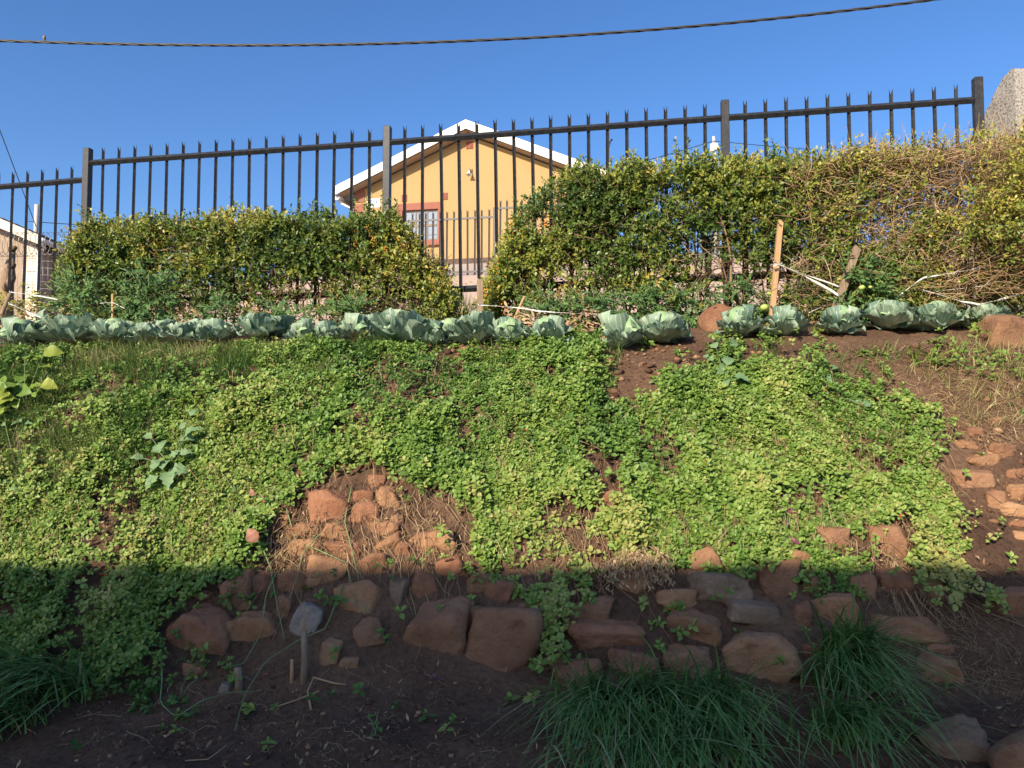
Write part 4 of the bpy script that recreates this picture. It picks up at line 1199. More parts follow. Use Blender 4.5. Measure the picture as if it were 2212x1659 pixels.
# ================================================================== HEDGES
TOPL = np.array([(138, 560), (150, 530), (185, 492), (250, 482), (330, 472), (420, 474), (520, 464), (640, 467), (735, 478), (765, 474), (790, 468), (845, 466), (868, 488), (890, 515), (915, 560), (955, 596), (980, 640)], float)
TOPR = np.array([(1050, 640), (1075, 575), (1105, 510), (1125, 465), (1155, 436), (1200, 402), (1245, 366), (1350, 366), (1480, 359), (1560, 354), (1640, 344), (1740, 348), (1830, 322), (1930, 314), (2000, 316), (2060, 304), (2120, 292), (2212, 288), (2420, 280)], float)
TOPL[:, 1] += 17; TOPR[:, 1] += 17
def sprigs(n, x0, x1, topc, dens, tonef, off0=-.22, off1=.34, leaves=9, lsz=(.034, .058), seed=1, droop=.0):
    r = np.random.default_rng(seed)
    n0 = n; px = r.uniform(x0, x1, n * 3)
    top = np.interp(px, topc[:, 0], topc[:, 1])
    fr = r.random(n * 3) ** 1.25
    py = top + fr * (700 - top)
    off = off0 + (off1 - off0) * r.random(n * 3) ** .6
    d = ray_grid(px, py)
    o = FE.o[None] + FE.n[None] * off[:, None]
    t = ((o - EYE[:2]) @ FE.n) / (d[:, :2] @ FE.n)
    P = EYE + d * t[:, None]
    tt = (P[:, :2] - FE.o) @ FE.d
    # rounded shoulders: the top leans back from the front face
    hz = fbm(tt * 2.2, P[:, 2] * 2.6, 131, 3)
    k = r.random(n * 3) < dens(px, py, top, hz)
    idx = np.nonzero(k)[0][:n]
    px, py, off, P, tt, top = px[idx], py[idx], off[idx], P[idx], tt[idx], top[idx]
    m = len(idx)
    jag = (fbm(tt * 5, off * 5, 140, 3) - .5) * .30 + .14 * (r.random(m) < .10) * r.random(m)
    P[:, 2] += jag * (1 - smooth(20, 90, py - top))
    ax = unit(np.stack([r.normal(size=m) * .7, -.55 + r.normal(size=m) * .6, .55 + r.normal(size=m) * .5], -1) * np.array([1, 1, 1]) + np.array([0, 0, .5]) * (1 - smooth(0, 60, py - top))[:, None])
    tone = tonef(px, py, top, tt, P[:, 2]) + r.normal(scale=.09, size=m) + .26 * (r.random(m) < .12)
    tm = leaf_tmpl(1, .26, .3, .15)
    parts = []
    L = r.uniform(.07, .16, m)
    e1 = unit(np.cross(ax, unit(r.normal(size=(m, 3))))); e2 = np.cross(ax, e1)
    for q in range(leaves):
        f = (q + .5) / leaves
        an = q * 2.4 + r.uniform(0, .6, m)
        rad = np.cos(an)[:, None] * e1 + np.sin(an)[:, None] * e2
        dr = unit(rad * (1.0 - .5 * f) + ax * (.35 + .7 * f) + np.array([0, 0, -droop]))
        nrm = unit(ax * .6 - rad * .3 + np.array([-.2, -.5, .5]) + r.normal(scale=.5, size=(m, 3)))
        parts.append(leaf_arrays(tm, P + ax * (L * f)[:, None], dr, nrm, r.uniform(*lsz, m) * (1 - .2 * f), r.uniform(.8, 1.3, m), tone + .12 * (f - .3)))
    tw = [np.stack([P[i] - ax[i] * .05, P[i] + ax[i] * L[i] * .5, P[i] + ax[i] * L[i]]) for i in range(m)]
    return parts, tw, P
def ray_grid(px, py):
    x = (px - 1106.0) / FPX; y = (829.5 - py) / FPX
    return np.stack([x, CP - y * SP, SP + y * CP], -1)
def stems_for(x0, x1, topc, n, seed, lean=.2, low=690):
    r = np.random.default_rng(seed); ps, ra, to = [], [], []
    for q in range(n):
        px = r.uniform(x0, x1); off = r.uniform(-.1, .2)
        b0 = FE.hit(px, low, off); b0[2] = float(gz(b0[0], b0[1])) - .03
        tx = px + r.normal() * 40; ty = np.interp(tx, topc[:, 0], topc[:, 1]) + r.uniform(10, 90)
        b1 = FE.hit(tx, ty, r.uniform(-.15, .25))
        m = 7; pts = []
        for i in range(m):
            s = i / (m - 1); pts.append(b0 * (1 - s) + b1 * s + r.normal(size=3) * .028 * (0 < i < m - 1))
        r0 = r.uniform(.006, .015); ps.append(pts); ra.append(np.linspace(r0, r0 * .3, m)); to.append(r.random())
        for k in range(4):      # side branches
            i = r.integers(2, m - 1); p = np.array(pts[i]); dv = unit(np.array([r.normal(), r.normal() * .5, abs(r.normal()) * .7])); l = r.uniform(.12, .32)
            ps.append([p, p + dv * l * .5 + r.normal(size=3) * .02, p + dv * l]); ra.append([r0 * .5, r0 * .35, r0 * .2]); to.append(r.random())
    return ps, ra, to
def berries(P, n, seed):
    r = np.random.default_rng(seed)
    bm = bmesh.new(); bmesh.ops.create_icosphere(bm, subdivisions=1, radius=1.0); bm.verts.ensure_lookup_table()
    tv = np.array([v.co[:] for v in bm.verts]); tt = np.array([[v.index for v in f.verts] for f in bm.faces]); bm.free()
    Vs, Ts = [], []; off = 0
    for c in P:
        for q in range(n):
            p = c + np.array([r.normal() * .012, r.normal() * .012, -q * .011 + r.normal() * .006])
            Vs.append(tv * r.uniform(.006, .009) + p); Ts.append(tt + off); off += len(tv)
    return np.concatenate(Vs), np.concatenate(Ts)
# left hedge
def dl(px, py, top, hz):
    dt = py - top
    d = np.where(dt < 90, 1.0, np.where(py < 600, .95, .30))
    d = d * np.clip((hz - .28) * 6, .10 + .5 * (px < 700) * (py < 590) + .45 * (px < 560) * (py >= 590) * (py < 640), 1)
    d = np.where((dt < 26), np.maximum(d, .62), d)
    d = np.where((py > 575) & (px < 600), np.maximum(d, .62), d)
    d = np.where(py > 640, d * .5, d)
    d = np.where((px > 690) & (px < 990) & (py > 560), np.maximum(d, .34), d)
    return d
def tl_(px, py, top, tt, z):
    t = .34 + .8 * (fbm(tt * 2.6, z * 2.6, 150, 3) - .5)
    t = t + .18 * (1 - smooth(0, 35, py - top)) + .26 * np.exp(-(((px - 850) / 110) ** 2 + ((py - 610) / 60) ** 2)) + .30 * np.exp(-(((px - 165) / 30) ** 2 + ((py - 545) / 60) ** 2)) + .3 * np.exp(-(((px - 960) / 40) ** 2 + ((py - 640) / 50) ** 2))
    return t
hl = empty('hedge', FE.pt(2, 2.5), 'left clipped green hedge with bare stems at its foot', 'hedge', 'hedges grown through the palisade fence')
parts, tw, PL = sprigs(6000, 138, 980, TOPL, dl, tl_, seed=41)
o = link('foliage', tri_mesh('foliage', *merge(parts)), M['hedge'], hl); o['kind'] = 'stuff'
ps, ra, to = stems_for(190, 985, TOPL, 46, 42)
ps += tw[::3]; ra += [.0022] * len(tw[::3]); to += [.35] * len(tw[::3])
rr = np.random.default_rng(77)
for q in range(1150):          # dry twig patch near the top, and thin ones at the foot
    cx, cy = (rr.normal(430, 45), rr.normal(520, 18)) if q < 200 else (rr.uniform(200, 940), rr.uniform(540, 695))
    p = FE.hit(cx, cy, rr.uniform(.05, .32)); dv = unit(np.array([rr.normal(), rr.normal() * .5, rr.normal() * .7]))
    ps.append([p, p + dv * .07 + rr.normal(size=3) * .015, p + dv * rr.uniform(.12, .22)]); ra.append(.0026); to.append(.9 if q < 200 else .5 + .5 * rr.random())
o = tubes('stems', ps, ra, M['twig'], hl, 3, to); o['kind'] = 'stuff'
bc = [FE.hit(x, y, .30) for x, y in ((768, 490), (772, 510), (795, 470), (800, 492), (806, 510), (830, 480), (850, 475), (856, 500), (870, 520), (880, 540), (765, 530), (790, 535), (832, 525), (905, 540), (780, 560), (640, 480), (540, 500), (850, 560))]
V, T = berries(np.array(bc), 9, 3)
o = link('berries', tri_mesh('berries', V, T, None, True), M['berry'], hl); o['kind'] = 'stuff'
# right hedge, green part
def dr_(px, py, top, hz):
    dt = py - top
    d = np.where(dt < 110, 1.0, np.where(py < 580, .75, .38)) * np.clip((hz - .33) * 6, .06, 1)
    d = np.where(dt < 26, np.maximum(d, .62), d)
    d = np.where(py > 655, d * .6, d)
    return d * (1 - .9 * smooth(1640, 1900, px))
def tr_(px, py, top, tt, z):
    t = .32 + .8 * (fbm(tt * 2.6, z * 2.6, 250, 3) - .5)
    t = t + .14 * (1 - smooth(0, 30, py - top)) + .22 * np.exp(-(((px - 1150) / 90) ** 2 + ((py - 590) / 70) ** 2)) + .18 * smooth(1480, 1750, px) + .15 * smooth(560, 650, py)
    return t
hr_ = empty('hedge', FE.pt(5, 2.5), 'right green hedge with orange berries at its left end', 'hedge', 'hedges grown through the palisade fence')
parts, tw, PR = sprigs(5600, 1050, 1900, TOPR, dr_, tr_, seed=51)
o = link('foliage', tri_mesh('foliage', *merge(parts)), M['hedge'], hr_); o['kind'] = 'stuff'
ps, ra, to = stems_for(1090, 1800, TOPR, 44, 52)
ps += tw[::3]; ra += [.0022] * len(tw[::3]); to += [.35] * len(tw[::3])
for (pts, r0) in (([(1552, 455), (1570, 510), (1580, 560), (1578, 610), (1600, 660)], .020), ([(1500, 520), (1560, 570), (1580, 640)], .012), ([(1132, 640), (1120, 600), (1130, 560)], .009)):
    ps.append([FE.hit(x, y, .26) for x, y in pts]); ra.append(np.linspace(r0 * .5, r0, len(pts))); to.append(.75)
for q in range(1300):
    qx_ = rr.uniform(1110, 1900); p = FE.hit(qx_, rr.uniform(np.interp(qx_, TOPR[:, 0], TOPR[:, 1]) + 25, 695), rr.uniform(0, .34)); dv = unit(np.array([rr.normal(), rr.normal() * .5, rr.normal() * .7]))
    ps.append([p, p + dv * .07 + rr.normal(size=3) * .015, p + dv * rr.uniform(.12, .25)]); ra.append(.0028); to.append(.4 + .6 * rr.random())
o = tubes('stems', ps, ra, M['twig'], hr_, 3, to); o['kind'] = 'stuff'
bc = [FE.hit(x, y, .33) for x, y in ((1062, 570), (1070, 590), (1058, 605), (1080, 615), (1085, 640), (1090, 655), (1050, 625), (1110, 520), (1100, 540), (1125, 500), (1075, 560), (1092, 590), (1180, 470), (1105, 480))]
V, T = berries(np.array(bc), 9, 4)
o = link('berries', tri_mesh('berries', V, T, None, True), M['berry'], hr_); o['kind'] = 'stuff'
# right hedge, half-dead part
def dd_(px, py, top, hz):
    d = np.where(py < 470, .45, .65) * np.clip((hz - .28) * 5, .15, 1)
    return d * smooth(1640, 1900, px)
def td_(px, py, top, tt, z):
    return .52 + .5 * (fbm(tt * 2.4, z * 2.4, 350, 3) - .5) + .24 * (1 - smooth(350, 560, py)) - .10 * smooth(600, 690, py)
hd = empty('hedge', FE.pt(7.6, 2.6), 'half-dead brown and yellow hedge beside the mildewed wall', 'hedge', 'hedges grown through the palisade fence')
parts, tw, PD = sprigs(5200, 1650, 2420, TOPR, dd_, td_, seed=61, leaves=7, lsz=(.026, .044), off1=.42)
pa2, tw2, _ = sprigs(1300, 2085, 2420, TOPR, lambda px, py, top, hz: .8 * np.clip((hz - .25) * 5, .2, 1) * (py < 565), td_, seed=64, leaves=7, lsz=(.026, .044), off0=.35, off1=.85); parts += pa2
o = link('foliage', tri_mesh('foliage', *merge(parts)), M['hedge'], hd); o['kind'] = 'stuff'
ps, ra, to = stems_for(1780, 2300, TOPR, 34, 62)
rr = np.random.default_rng(63)
for q in range(9000):
    px = 1690 + 640 * rr.random() ** .8; tp_ = np.interp(px, TOPR[:, 0], TOPR[:, 1]); py = tp_ + 4 + (rr.random() ** 1.5) * 330
    p = FE.hit(px, py, rr.uniform(-.2, .42)); dv = unit(np.array([rr.normal() + .3, rr.normal() * .5, rr.normal() * .55 + .1])); l = rr.uniform(.10, .34)
    if px > 2080 and rr.random() < .55: continue
    if px > 2080 and py > 380: dv = unit(np.array([.6 + rr.normal() * .6, -.2 + rr.normal() * .4, .05 + rr.normal() * .5]))
    if px > 2080: p = FE.hit(px, py, rr.uniform(.1, .7))
    ps.append([p, p + dv * l * .5 + rr.normal(size=3) * .02, p + dv * l + np.array([0, 0, -.02])]); ra.append([.0034, .0028, .0018]); to.append(.30 + .6 * rr.random())
o = tubes('stems', ps, ra, M['dry'], hd, 3, to); o['kind'] = 'stuff'

# ================================================================== TOMATOES, STAKES AND TAPES
def foliage(cx, cy, rx, ry, n, Yd, seed, lsz=(.03, .06), tb=.35, droop=.5, narrow=.22):
    r = np.random.default_rng(seed)
    u = r.normal(size=(n, 2)) * .5; u = u[np.hypot(u[:, 0], u[:, 1]) < 1.15]; n = len(u)
    px = cx + u[:, 0] * rx; py = np.minimum(cy + u[:, 1] * ry, 716)
    P = np.array([at_y(a, b, Yd + r.uniform(-.13, .13)) for a, b in zip(px, py)])
    ax = unit(np.stack([u[:, 0] + r.normal(size=n) * .5, -.5 + r.normal(size=n) * .5, .25 - u[:, 1] * .6 + r.normal(size=n) * .4], -1))
    parts = []; tm = leaf_tmpl(2, narrow, .25, .3)
    L = r.uniform(.09, .17, n); tone = tb + .3 * (fbm(P[:, 0] * 5, P[:, 2] * 5, seed, 2) - .5) + r.normal(scale=.1, size=n)
    sd = unit(np.cross(ax, np.array([0, -.4, .9]) + r.normal(size=(n, 3)) * .3))
    for q in range(7):
        f = (q // 2 + 1) / 4
        s_ = 0 if q == 6 else (1 if q % 2 else -1)
        dr = unit(ax * (.5 if s_ else 1) + sd * s_ * .9 + np.array([0, 0, -droop * .5]))
        pos = P + ax * (L * min(f, 1))[:, None]; pos[:, 2] -= .04 * f * f * droop
        parts.append(leaf_arrays(tm, pos, dr, unit(np.array([-.2, -.5, .7]) + r.normal(scale=.35, size=(n, 3))), r.uniform(*lsz, n), r.uniform(.8, 1.2, n), tone))
    tw = [np.stack([P[i], P[i] + ax[i] * L[i]]) for i in range(n)]
    return parts, tw
def tomato_mesh():
    bm = bmesh.new(); bmesh.ops.create_uvsphere(bm, u_segments=16, v_segments=10, radius=1)
    for v in bm.verts:
        a = math.atan2(v.co.y, v.co.x); rr_ = math.hypot(v.co.x, v.co.y)
        v.co.z *= .84; v.co.z -= .16 * max(0, 1 - rr_ * 1.6) * (1 if v.co.z > 0 else -.3)
        k = 1 + .03 * math.cos(5 * a) * (v.co.z > 0); v.co.x *= k; v.co.y *= k
    for f in bm.faces: f.smooth = True
    me = bpy.data.meshes.new('tomato'); bm.to_mesh(me); bm.free(); me.materials.append(M['tomato']); return me
TOM = tomato_mesh()
CAL = None
def calyx_mesh():
    parts = [leaf_arrays(leaf_tmpl(1, .16, .2, .4), np.zeros((1, 3)), np.array([[math.cos(a), math.sin(a), .1]]), np.array([[0, 0, 1.]]), np.array([.7]), np.array([1.]), np.array([.3])) for a in np.arange(5) * 1.257]
    parts.append(tubes_arrays([[(0, 0, -.05), (0, 0, .3), (.1, 0, .55)]], [.09], 4))
    me = tri_mesh('calyx', *merge(parts)); me.materials.append(M['tomato_leaf']); return me
CAL = calyx_mesh()
TP = [ # label, blobs(cx,cy,rx,ry,n), Y, fruit(px,py,r)
 ('tomato plant at far left, below the hedge corner', [(168, 645, 42, 42, 90)], 6.45, [(145, 690, 5), (198, 684, 8)]),
 ('bushy tomato plant right of the thin bamboo stake', [(325, 635, 52, 52, 130), (300, 675, 50, 30, 60)], 6.45, []),
 ('small tomato plant at the foot of the left hedge', [(470, 670, 36, 30, 40), (600, 678, 30, 22, 24)], 6.4, []),
 ('bluish tomato seedling left of the square stake', [(755, 664, 34, 26, 46), (660, 680, 26, 14, 20)], 6.45, []),
 ('sprawling tomato plant with two hanging green fruits', [(1190, 672, 60, 26, 80), (1300, 676, 70, 30, 100), (1255, 715, 34, 30, 20)], 6.35, [(1254, 707, 9), (1242, 692, 6)]),
 ('leafy tomato plant behind the two touching cabbages', [(1450, 660, 80, 40, 120), (1400, 640, 40, 30, 40), (1530, 690, 40, 26, 40)], 6.4, []),
 ('low tomato plant around the tall orange stake', [(1650, 680, 40, 26, 40), (1600, 640, 50, 30, 40), (1740, 650, 50, 36, 50)], 6.35, [(1651, 664, 9), (1662, 634, 5)]),
 ('tall dark green tomato plant on the dark leaning stake', [(1872, 612, 48, 46, 130), (1880, 665, 50, 40, 80)], 6.08, [(1862, 621, 7), (1880, 620, 4)]),
 ('withering tomato plant behind the sagging white tapes', [(2060, 630, 90, 40, 60), (1990, 660, 60, 30, 40)], 6.25, [(1930, 649, 8.5), (2072, 610, 5), (1975, 625, 4)])]
for k, (lab, blobs, Yd, fruit) in enumerate(TP):
    cx = blobs[0][0]; b0 = at_y(cx, 700, Yd); b0[2] = float(gz(b0[0], b0[1]))
    root = empty('tomato_plant', b0, lab, 'tomato plant', 'tomato plants between hedge and cabbages')
    parts, tw = [], []
    for j, (x, y, rx, ry, n) in enumerate(blobs):
        p_, t_ = foliage(x, y, rx, ry, n, Yd, 500 + k * 10 + j, tb=.34 if k != 8 else .75); parts += p_; tw += t_
        c = at_y(x, y, Yd); g0 = at_y(x, 700, Yd); g0[2] = float(gz(g0[0], g0[1])) - .02
        tw.append(np.stack([g0, (g0 + c) / 2 + np.array([.03, 0, 0]), c]))
    o = link('foliage', tri_mesh('foliage', *merge(parts)), M['tomato_leaf'], root); o['kind'] = 'stuff'
    o = tubes('stems', tw, [.003] * len(tw), M['stem'], root, 3); o['kind'] = 'stuff'
    for (x, y, rp) in fruit:
        P = at_y(x, y, Yd - .22); rad = rp / FPX * P[1]
        t = link('tomato', TOM, None, root); t.location = P; t.scale = (rad,) * 3; t.rotation_euler = (R(random.uniform(-20, 20)), R(random.uniform(-20, 20)), random.random() * 6)
        c = bpy.data.objects.new('calyx', CAL); COL.objects.link(c); c.parent = t; c.location = (0, 0, .66)
def stake(label, p0, p1, wpx, Yd, mat='wood', name='wooden_stake', round_=False):
    a = at_y(*p0, Yd); b = at_y(*p1, Yd); w = wpx / FPX * Yd
    b = b + (b - a) / np.linalg.norm(b - a) * .12
    if round_:
        o = tubes(name, [[b, (a + b) / 2 + np.array([.004, 0, 0]), a]], [[w * .52, w * .5, w * .46]], M[mat], None, 8)
    else:
        ax = unit(a - b); u = unit(np.cross(ax, [0, 1., 0])); v = np.cross(ax, u)
        V = []
        for P, s in ((b, 1.0), (a - ax * .012, 1.0), (a, .8)):
            for (i, j) in ((-1, -1), (1, -1), (1, 1), (-1, 1)): V.append(P + (u * i + v * j * .7) * w / 2 * s + (ax * .01 * i if s < 1 else 0))
        F = [(3, 2, 1, 0), (8, 9, 10, 11)] + [(k * 4 + i, k * 4 + (i + 1) % 4, k * 4 + 4 + (i + 1) % 4, k * 4 + 4 + i) for k in range(2) for i in range(4)]
        o = link(name, mesh_from(name, V, F), M[mat])
    return tag(o, label, 'stake', 'stakes in the tomato bed')
stake('tall bright orange-brown stake with white tape, right of centre', (1686, 477), (1668, 672), 11, 6.12)
stake('dark weathered plank stake leaning right among the tomatoes', (1852, 534), (1796, 690), 15, 5.98, 'oldwood')
stake('square wooden stake standing in the gap between the two hedges', (1037, 604), (1037, 690), 13, 6.3, 'oldwood')
stake('thin bamboo stake left of the bushy tomato plant', (243, 636), (242, 700), 5.5, 6.35, 'wood', 'bamboo_stake', True)
stake('stick leaning left behind the dry leaf litter', (1133, 640), (1104, 702), 6, 6.25, 'wood', 'leaning_stick', True)
stake('thin stick slanting in the left hedge foot', (553, 662), (562, 700), 5, 6.6, 'wood', 'leaning_stick', True)
stake('stake leaning out of the right edge with tapes tied on', (2196, 541), (2222, 640), 8, 6.0, 'wood')
stake('crooked grey stick at the left edge with tape tied on', (22, 634), (-2, 690), 9, 6.3, 'oldwood', 'crooked_stick', True)
stake('short dry stick behind the big flat cabbage', (2004, 596), (2000, 668), 6, 6.2, 'oldwood', 'leaning_stick', True)
def tape(label, pts, Yd, w=.011, mat='tape', Y1=None):
    pts = np.array(pts, float); m = (len(pts) - 1) * 6 + 1
    s = np.linspace(0, len(pts) - 1, m)
    px = np.interp(s, np.arange(len(pts)), pts[:, 0]); py = np.interp(s, np.arange(len(pts)), pts[:, 1])
    yy = np.linspace(Yd, Y1 or Yd, m)
    C_ = np.array([at_y(a, b, y) for a, b, y in zip(px, py, yy)])
    V = []; F = []
    for i, c in enumerate(C_):
        an = .5 + 1.1 * math.sin(i * .5); hh = w * (.35 + .65 * abs(math.sin(i * .37 + 1)))
        for (du, dv) in ((-1, -1), (1, -1), (1, 1), (-1, 1)):
            V.append(c + np.array([0, math.sin(an) * du * hh / 2 + dv * .001, math.cos(an) * du * hh / 2 + .001 * dv]))
    for i in range(m - 1):
        for q in range(4): F.append((i * 4 + q, i * 4 + (q + 1) % 4, i * 4 + 4 + (q + 1) % 4, i * 4 + 4 + q))
    F += [(3, 2, 1, 0), tuple((m - 1) * 4 + q for q in range(4))]
    o = link('tie_tape', mesh_from('tie_tape', V, F, True), M[mat])
    return tag(o, label, 'tape', 'white ties between the stakes')
tape('lower thick white tape from the tall stake to the dark leaning stake', [(1672, 566), (1745, 600), (1812, 638)], 5.95, .028)
tape('upper thin white tape from the tall stake to the tomato plant', [(1680, 572), (1750, 597), (1814, 620)], 5.97, .016)
tape('band of white tape wound round the tall orange stake', [(1670, 574), (1690, 568)], 6.06, .02)
tape('white tape rising to the stake at the right edge', [(1938, 640), (1985, 606), (2000, 599), (2100, 582), (2206, 565)], 5.9, .02)
tape('lowest sagging white tape above the last two cabbages', [(1995, 626), (2076, 651), (2113, 658), (2160, 647), (2230, 630)], 5.85, .02)
tape('middle white tape hanging in a curve behind the withering plant', [(2198, 580), (2167, 602), (2126, 618), (2022, 629)], 5.95, .015)
tape('short white tape behind the cabbage below the dark stake', [(1742, 677), (1792, 656)], 6.1, .012)
tape('white tape from the square stake across the sprawling tomato plant', [(1033, 658), (1110, 664), (1160, 672), (1290, 680)], 6.05, .017)
tape('upper white tape at the left edge running to the hedge', [(20, 630), (75, 638), (125, 648)], 6.1, .016)
tape('lower white tape slanting down behind the leftmost cabbages', [(18, 654), (60, 674), (100, 692)], 6.05, .016)
tape('thin tape knotted on the bamboo stake', [(216, 655), (243, 653), (270, 667)], 6.3, .008)
tape('pale tape lying behind the third cabbage', [(190, 712), (220, 707)], 6.15, .012)

# weeds and litter in the bed
def weed_patch(name, label, blobs, mat, cat, lsz=(.02, .045), tb=.5, wide=.3):
    parts = []
    for j, (x, y, rx, ry, n, tb_) in enumerate(blobs):
        r = np.random.default_rng(int(x * 3 + y)); 
        px = x + r.normal(size=n) * rx * .5; py = y + r.normal(size=n) * ry * .5
        P = np.array([at(a, b, 6.35) for a, b in zip(px, py)]); P[:, 2] += r.uniform(0, .06, n) * ry / 20
        for q in range(5):
            dr = unit(np.stack([r.normal(size=n), r.normal(size=n) - .4, r.normal(size=n) * .4 + .25], -1))
            parts.append(leaf_arrays(leaf_tmpl(2, wide, .25, .25), P + r.normal(size=(n, 3)) * .012, dr, unit(np.array([-.2, -.5, .8]) + r.normal(scale=.3, size=(n, 3))), r.uniform(*lsz, n), np.ones(n), tb_ + r.normal(scale=.12, size=n)))
    return tag(link(name, tri_mesh(name, *merge(parts)), mat), label, cat, kind='stuff')
weed_patch('weeds', 'bright green small weeds growing between the cabbages', [(1112, 728, 26, 22, 26, .7), (1232, 752, 40, 16, 34, .65), (1392, 742, 24, 22, 26, .6), (1640, 742, 60, 22, 30, .55), (1770, 725, 14, 14, 10, .6), (2115, 715, 30, 20, 26, .75), (1000, 752, 40, 10, 14, .6),
   (1548, 780, 50, 40, 40, .45), (1600, 800, 60, 20, 30, .45), (860, 756, 120, 10, 30, .5), (250, 755, 240, 12, 50, .4), (1760, 760, 30, 12, 10, .5), (1860, 770, 20, 12, 8, .5), (2150, 800, 60, 40, 30, .5), (2040, 780, 40, 40, 26, .6)], M['cover'], 'weeds')
def bed_mass(name, label, blobs, mat, cat, lsz=(.025, .05), narrow=.24):
    parts = []
    for j, (x, y, rx, ry, n, tb_, Yd) in enumerate(blobs):
        p_, t_ = foliage(x, y, rx, ry, n, Yd, 900 + int(x), lsz, tb_, .3, narrow); parts += p_
    return tag(link(name, tri_mesh(name, *merge(parts)), mat), label, cat, kind='stuff')
bed_mass('yellow_weeds', 'yellow-green weeds at the left edge below the tapes', [(70, 668, 60, 26, 60, .80, 6.5), (30, 660, 40, 24, 40, .75, 6.5), (130, 680, 40, 18, 24, .6, 6.5), (960, 650, 30, 36, 40, .65, 6.7), (1180, 650, 40, 26, 24, .62, 6.6), (1760, 640, 60, 40, 50, .70, 6.5), (2130, 560, 70, 60, 60, .62, 6.4), (1560, 600, 70, 50, 40, .55, 6.6)], M['hedge'], 'weeds', (.02, .04))
bed_mass('withered_leaves', 'withered brown leaves hanging below the hanging tomatoes', [(1268, 722, 40, 36, 46, .55, 6.15), (1230, 735, 20, 20, 16, .5, 6.1), (410, 690, 60, 14, 20, .4, 6.5), (560, 690, 60, 12, 16, .4, 6.5), (1800, 690, 50, 22, 24, .35, 6.2), (1960, 690, 60, 22, 30, .45, 6.2), (2080, 640, 80, 40, 34, .5, 6.35), (1620, 690, 70, 16, 20, .4, 6.2), (80, 690, 80, 16, 20, .45, 6.4)], M['dry'], 'dry leaves', (.03, .06), .2)
bed_mass('leaf_litter', 'pale dry husks heaped beside the leaning stick', [(1140, 708, 24, 16, 26, .6, 6.1)], M['dry'], 'dry leaves', (.04, .08), .16)
r = np.random.default_rng(5); n = 160
bx = np.where(r.random(n) < .6, r.normal(1000, 16, n), r.normal(1015, 26, n)); by = r.uniform(690, 705, n)
bp = np.array([at_y(a, b, 6.7) for a, b in zip(bx, by)])
V, T, To = blades(bp, unit(np.array([0, 0, 1.]) + r.normal(size=(n, 3)) * .2), unit(np.stack([r.normal(size=n), -np.abs(r.normal(size=n)), np.zeros(n)], -1)), r.uniform(.12, .34, n), r.uniform(.004, .009, n), r.uniform(.1, .5, n), r.uniform(.1, .6, n), 4)
tag(link('tall_grass', tri_mesh('tall_grass', V, T, To), M['grass']), 'tuft of tall green grass in the gap between the hedges', 'grass tuft')

# ================================================================== SINGLE WEEDS ON THE BANK
def big_leaf_mesh(seed, lobed=0.0, wide=.42):
    r = random.Random(seed); rows = 7; V = [(0, 0, 0)]; F = []
    for k in range(1, rows + 1):
        v = k / (rows + 1); w = wide * math.sin(math.pi * v ** .72) ** .8 * (1 - lobed * (k % 2)) * r.uniform(.92, 1.08); z = .10 * math.sin(v * 2.6) - .22 * v * v
        V += [(-w, v - lobed * .10, z + .5 * w * r.uniform(.1, 1.3)), (0, v, z - .02), (w, v - lobed * .10, z + .5 * w * r.uniform(.1, 1.3))]
    V.append((0, 1.0, -.16)); e = len(V) - 1
    F += [(0, 2, 1), (0, 3, 2)]
    for k in range(rows - 1):
        a = 1 + 3 * k; b = a + 3; F += [(a, a + 1, b + 1, b), (a + 1, a + 2, b + 2, b + 1)]
    a = 1 + 3 * (rows - 1); F += [(a, a + 1, e), (a + 1, a + 2, e)]
    me = mesh_from('leaf', V, F, True); return me
def weed(name, label, leaves, mat, lobed=0.0, wide=.42, h=.10, cat='weed', tone=.5, stemmat='stem'):
    xs = [l[0] for l in leaves]; ys = [l[1] for l in leaves]
    base = at(sum(xs) / len(xs), max(ys) - (max(ys) - min(ys)) * .3)
    root = empty(name, base, label, cat)
    st = []
    for k, l in enumerate(leaves):
        x, y, s, ang = l[:4]
        G = at(x, y); nr = gnormal(np.array(G[0]), np.array(G[1]))
        C_ = G + nr * h * random.uniform(.5, 1.0) ; sz = s / FPX * C_[1] * 1.15
        upd = unit(np.cross(np.array([1., 0, 0]), nr)); upd = -upd if upd[2] < 0 else upd
        dr = unit(math.cos(R(ang)) * np.array([1., 0, 0]) + math.sin(R(ang)) * upd + nr * random.uniform(-.1, .35) )
        nn = unit(nr + np.array([-.25, -.35, .1]) + rng.normal(scale=.25, size=3))
        xx = unit(np.cross(dr, nn)); zz_ = np.cross(xx, dr)
        me = big_leaf_mesh(k + int(x), lobed, wide)
        a = me.attributes.new('tone', 'FLOAT', 'POINT'); tv = (l[4] if len(l) > 4 else tone) + random.uniform(-.12, .12)
        a.data.foreach_set('value', [tv] * len(me.vertices)); me.materials.append(mat)
        o = link('leaf', me, None, root)
        o.matrix_world = Matrix(((xx[0] * sz, dr[0] * sz, zz_[0] * sz, C_[0] - dr[0] * sz * .5), (xx[1] * sz, dr[1] * sz, zz_[1] * sz, C_[1] - dr[1] * sz * .5), (xx[2] * sz, dr[2] * sz, zz_[2] * sz, C_[2] - dr[2] * sz * .5), (0, 0, 0, 1)))
        m_ = o.matrix_world.copy(); o.matrix_basis = m_
        p1 = C_ - dr * sz * .5
        st.append([base + np.array([0, 0, -.01]), (base + p1) / 2 + nr * .02, p1])
    tubes('stems', st, [.0025] * len(st), M[stemmat], root, 4)
    return root
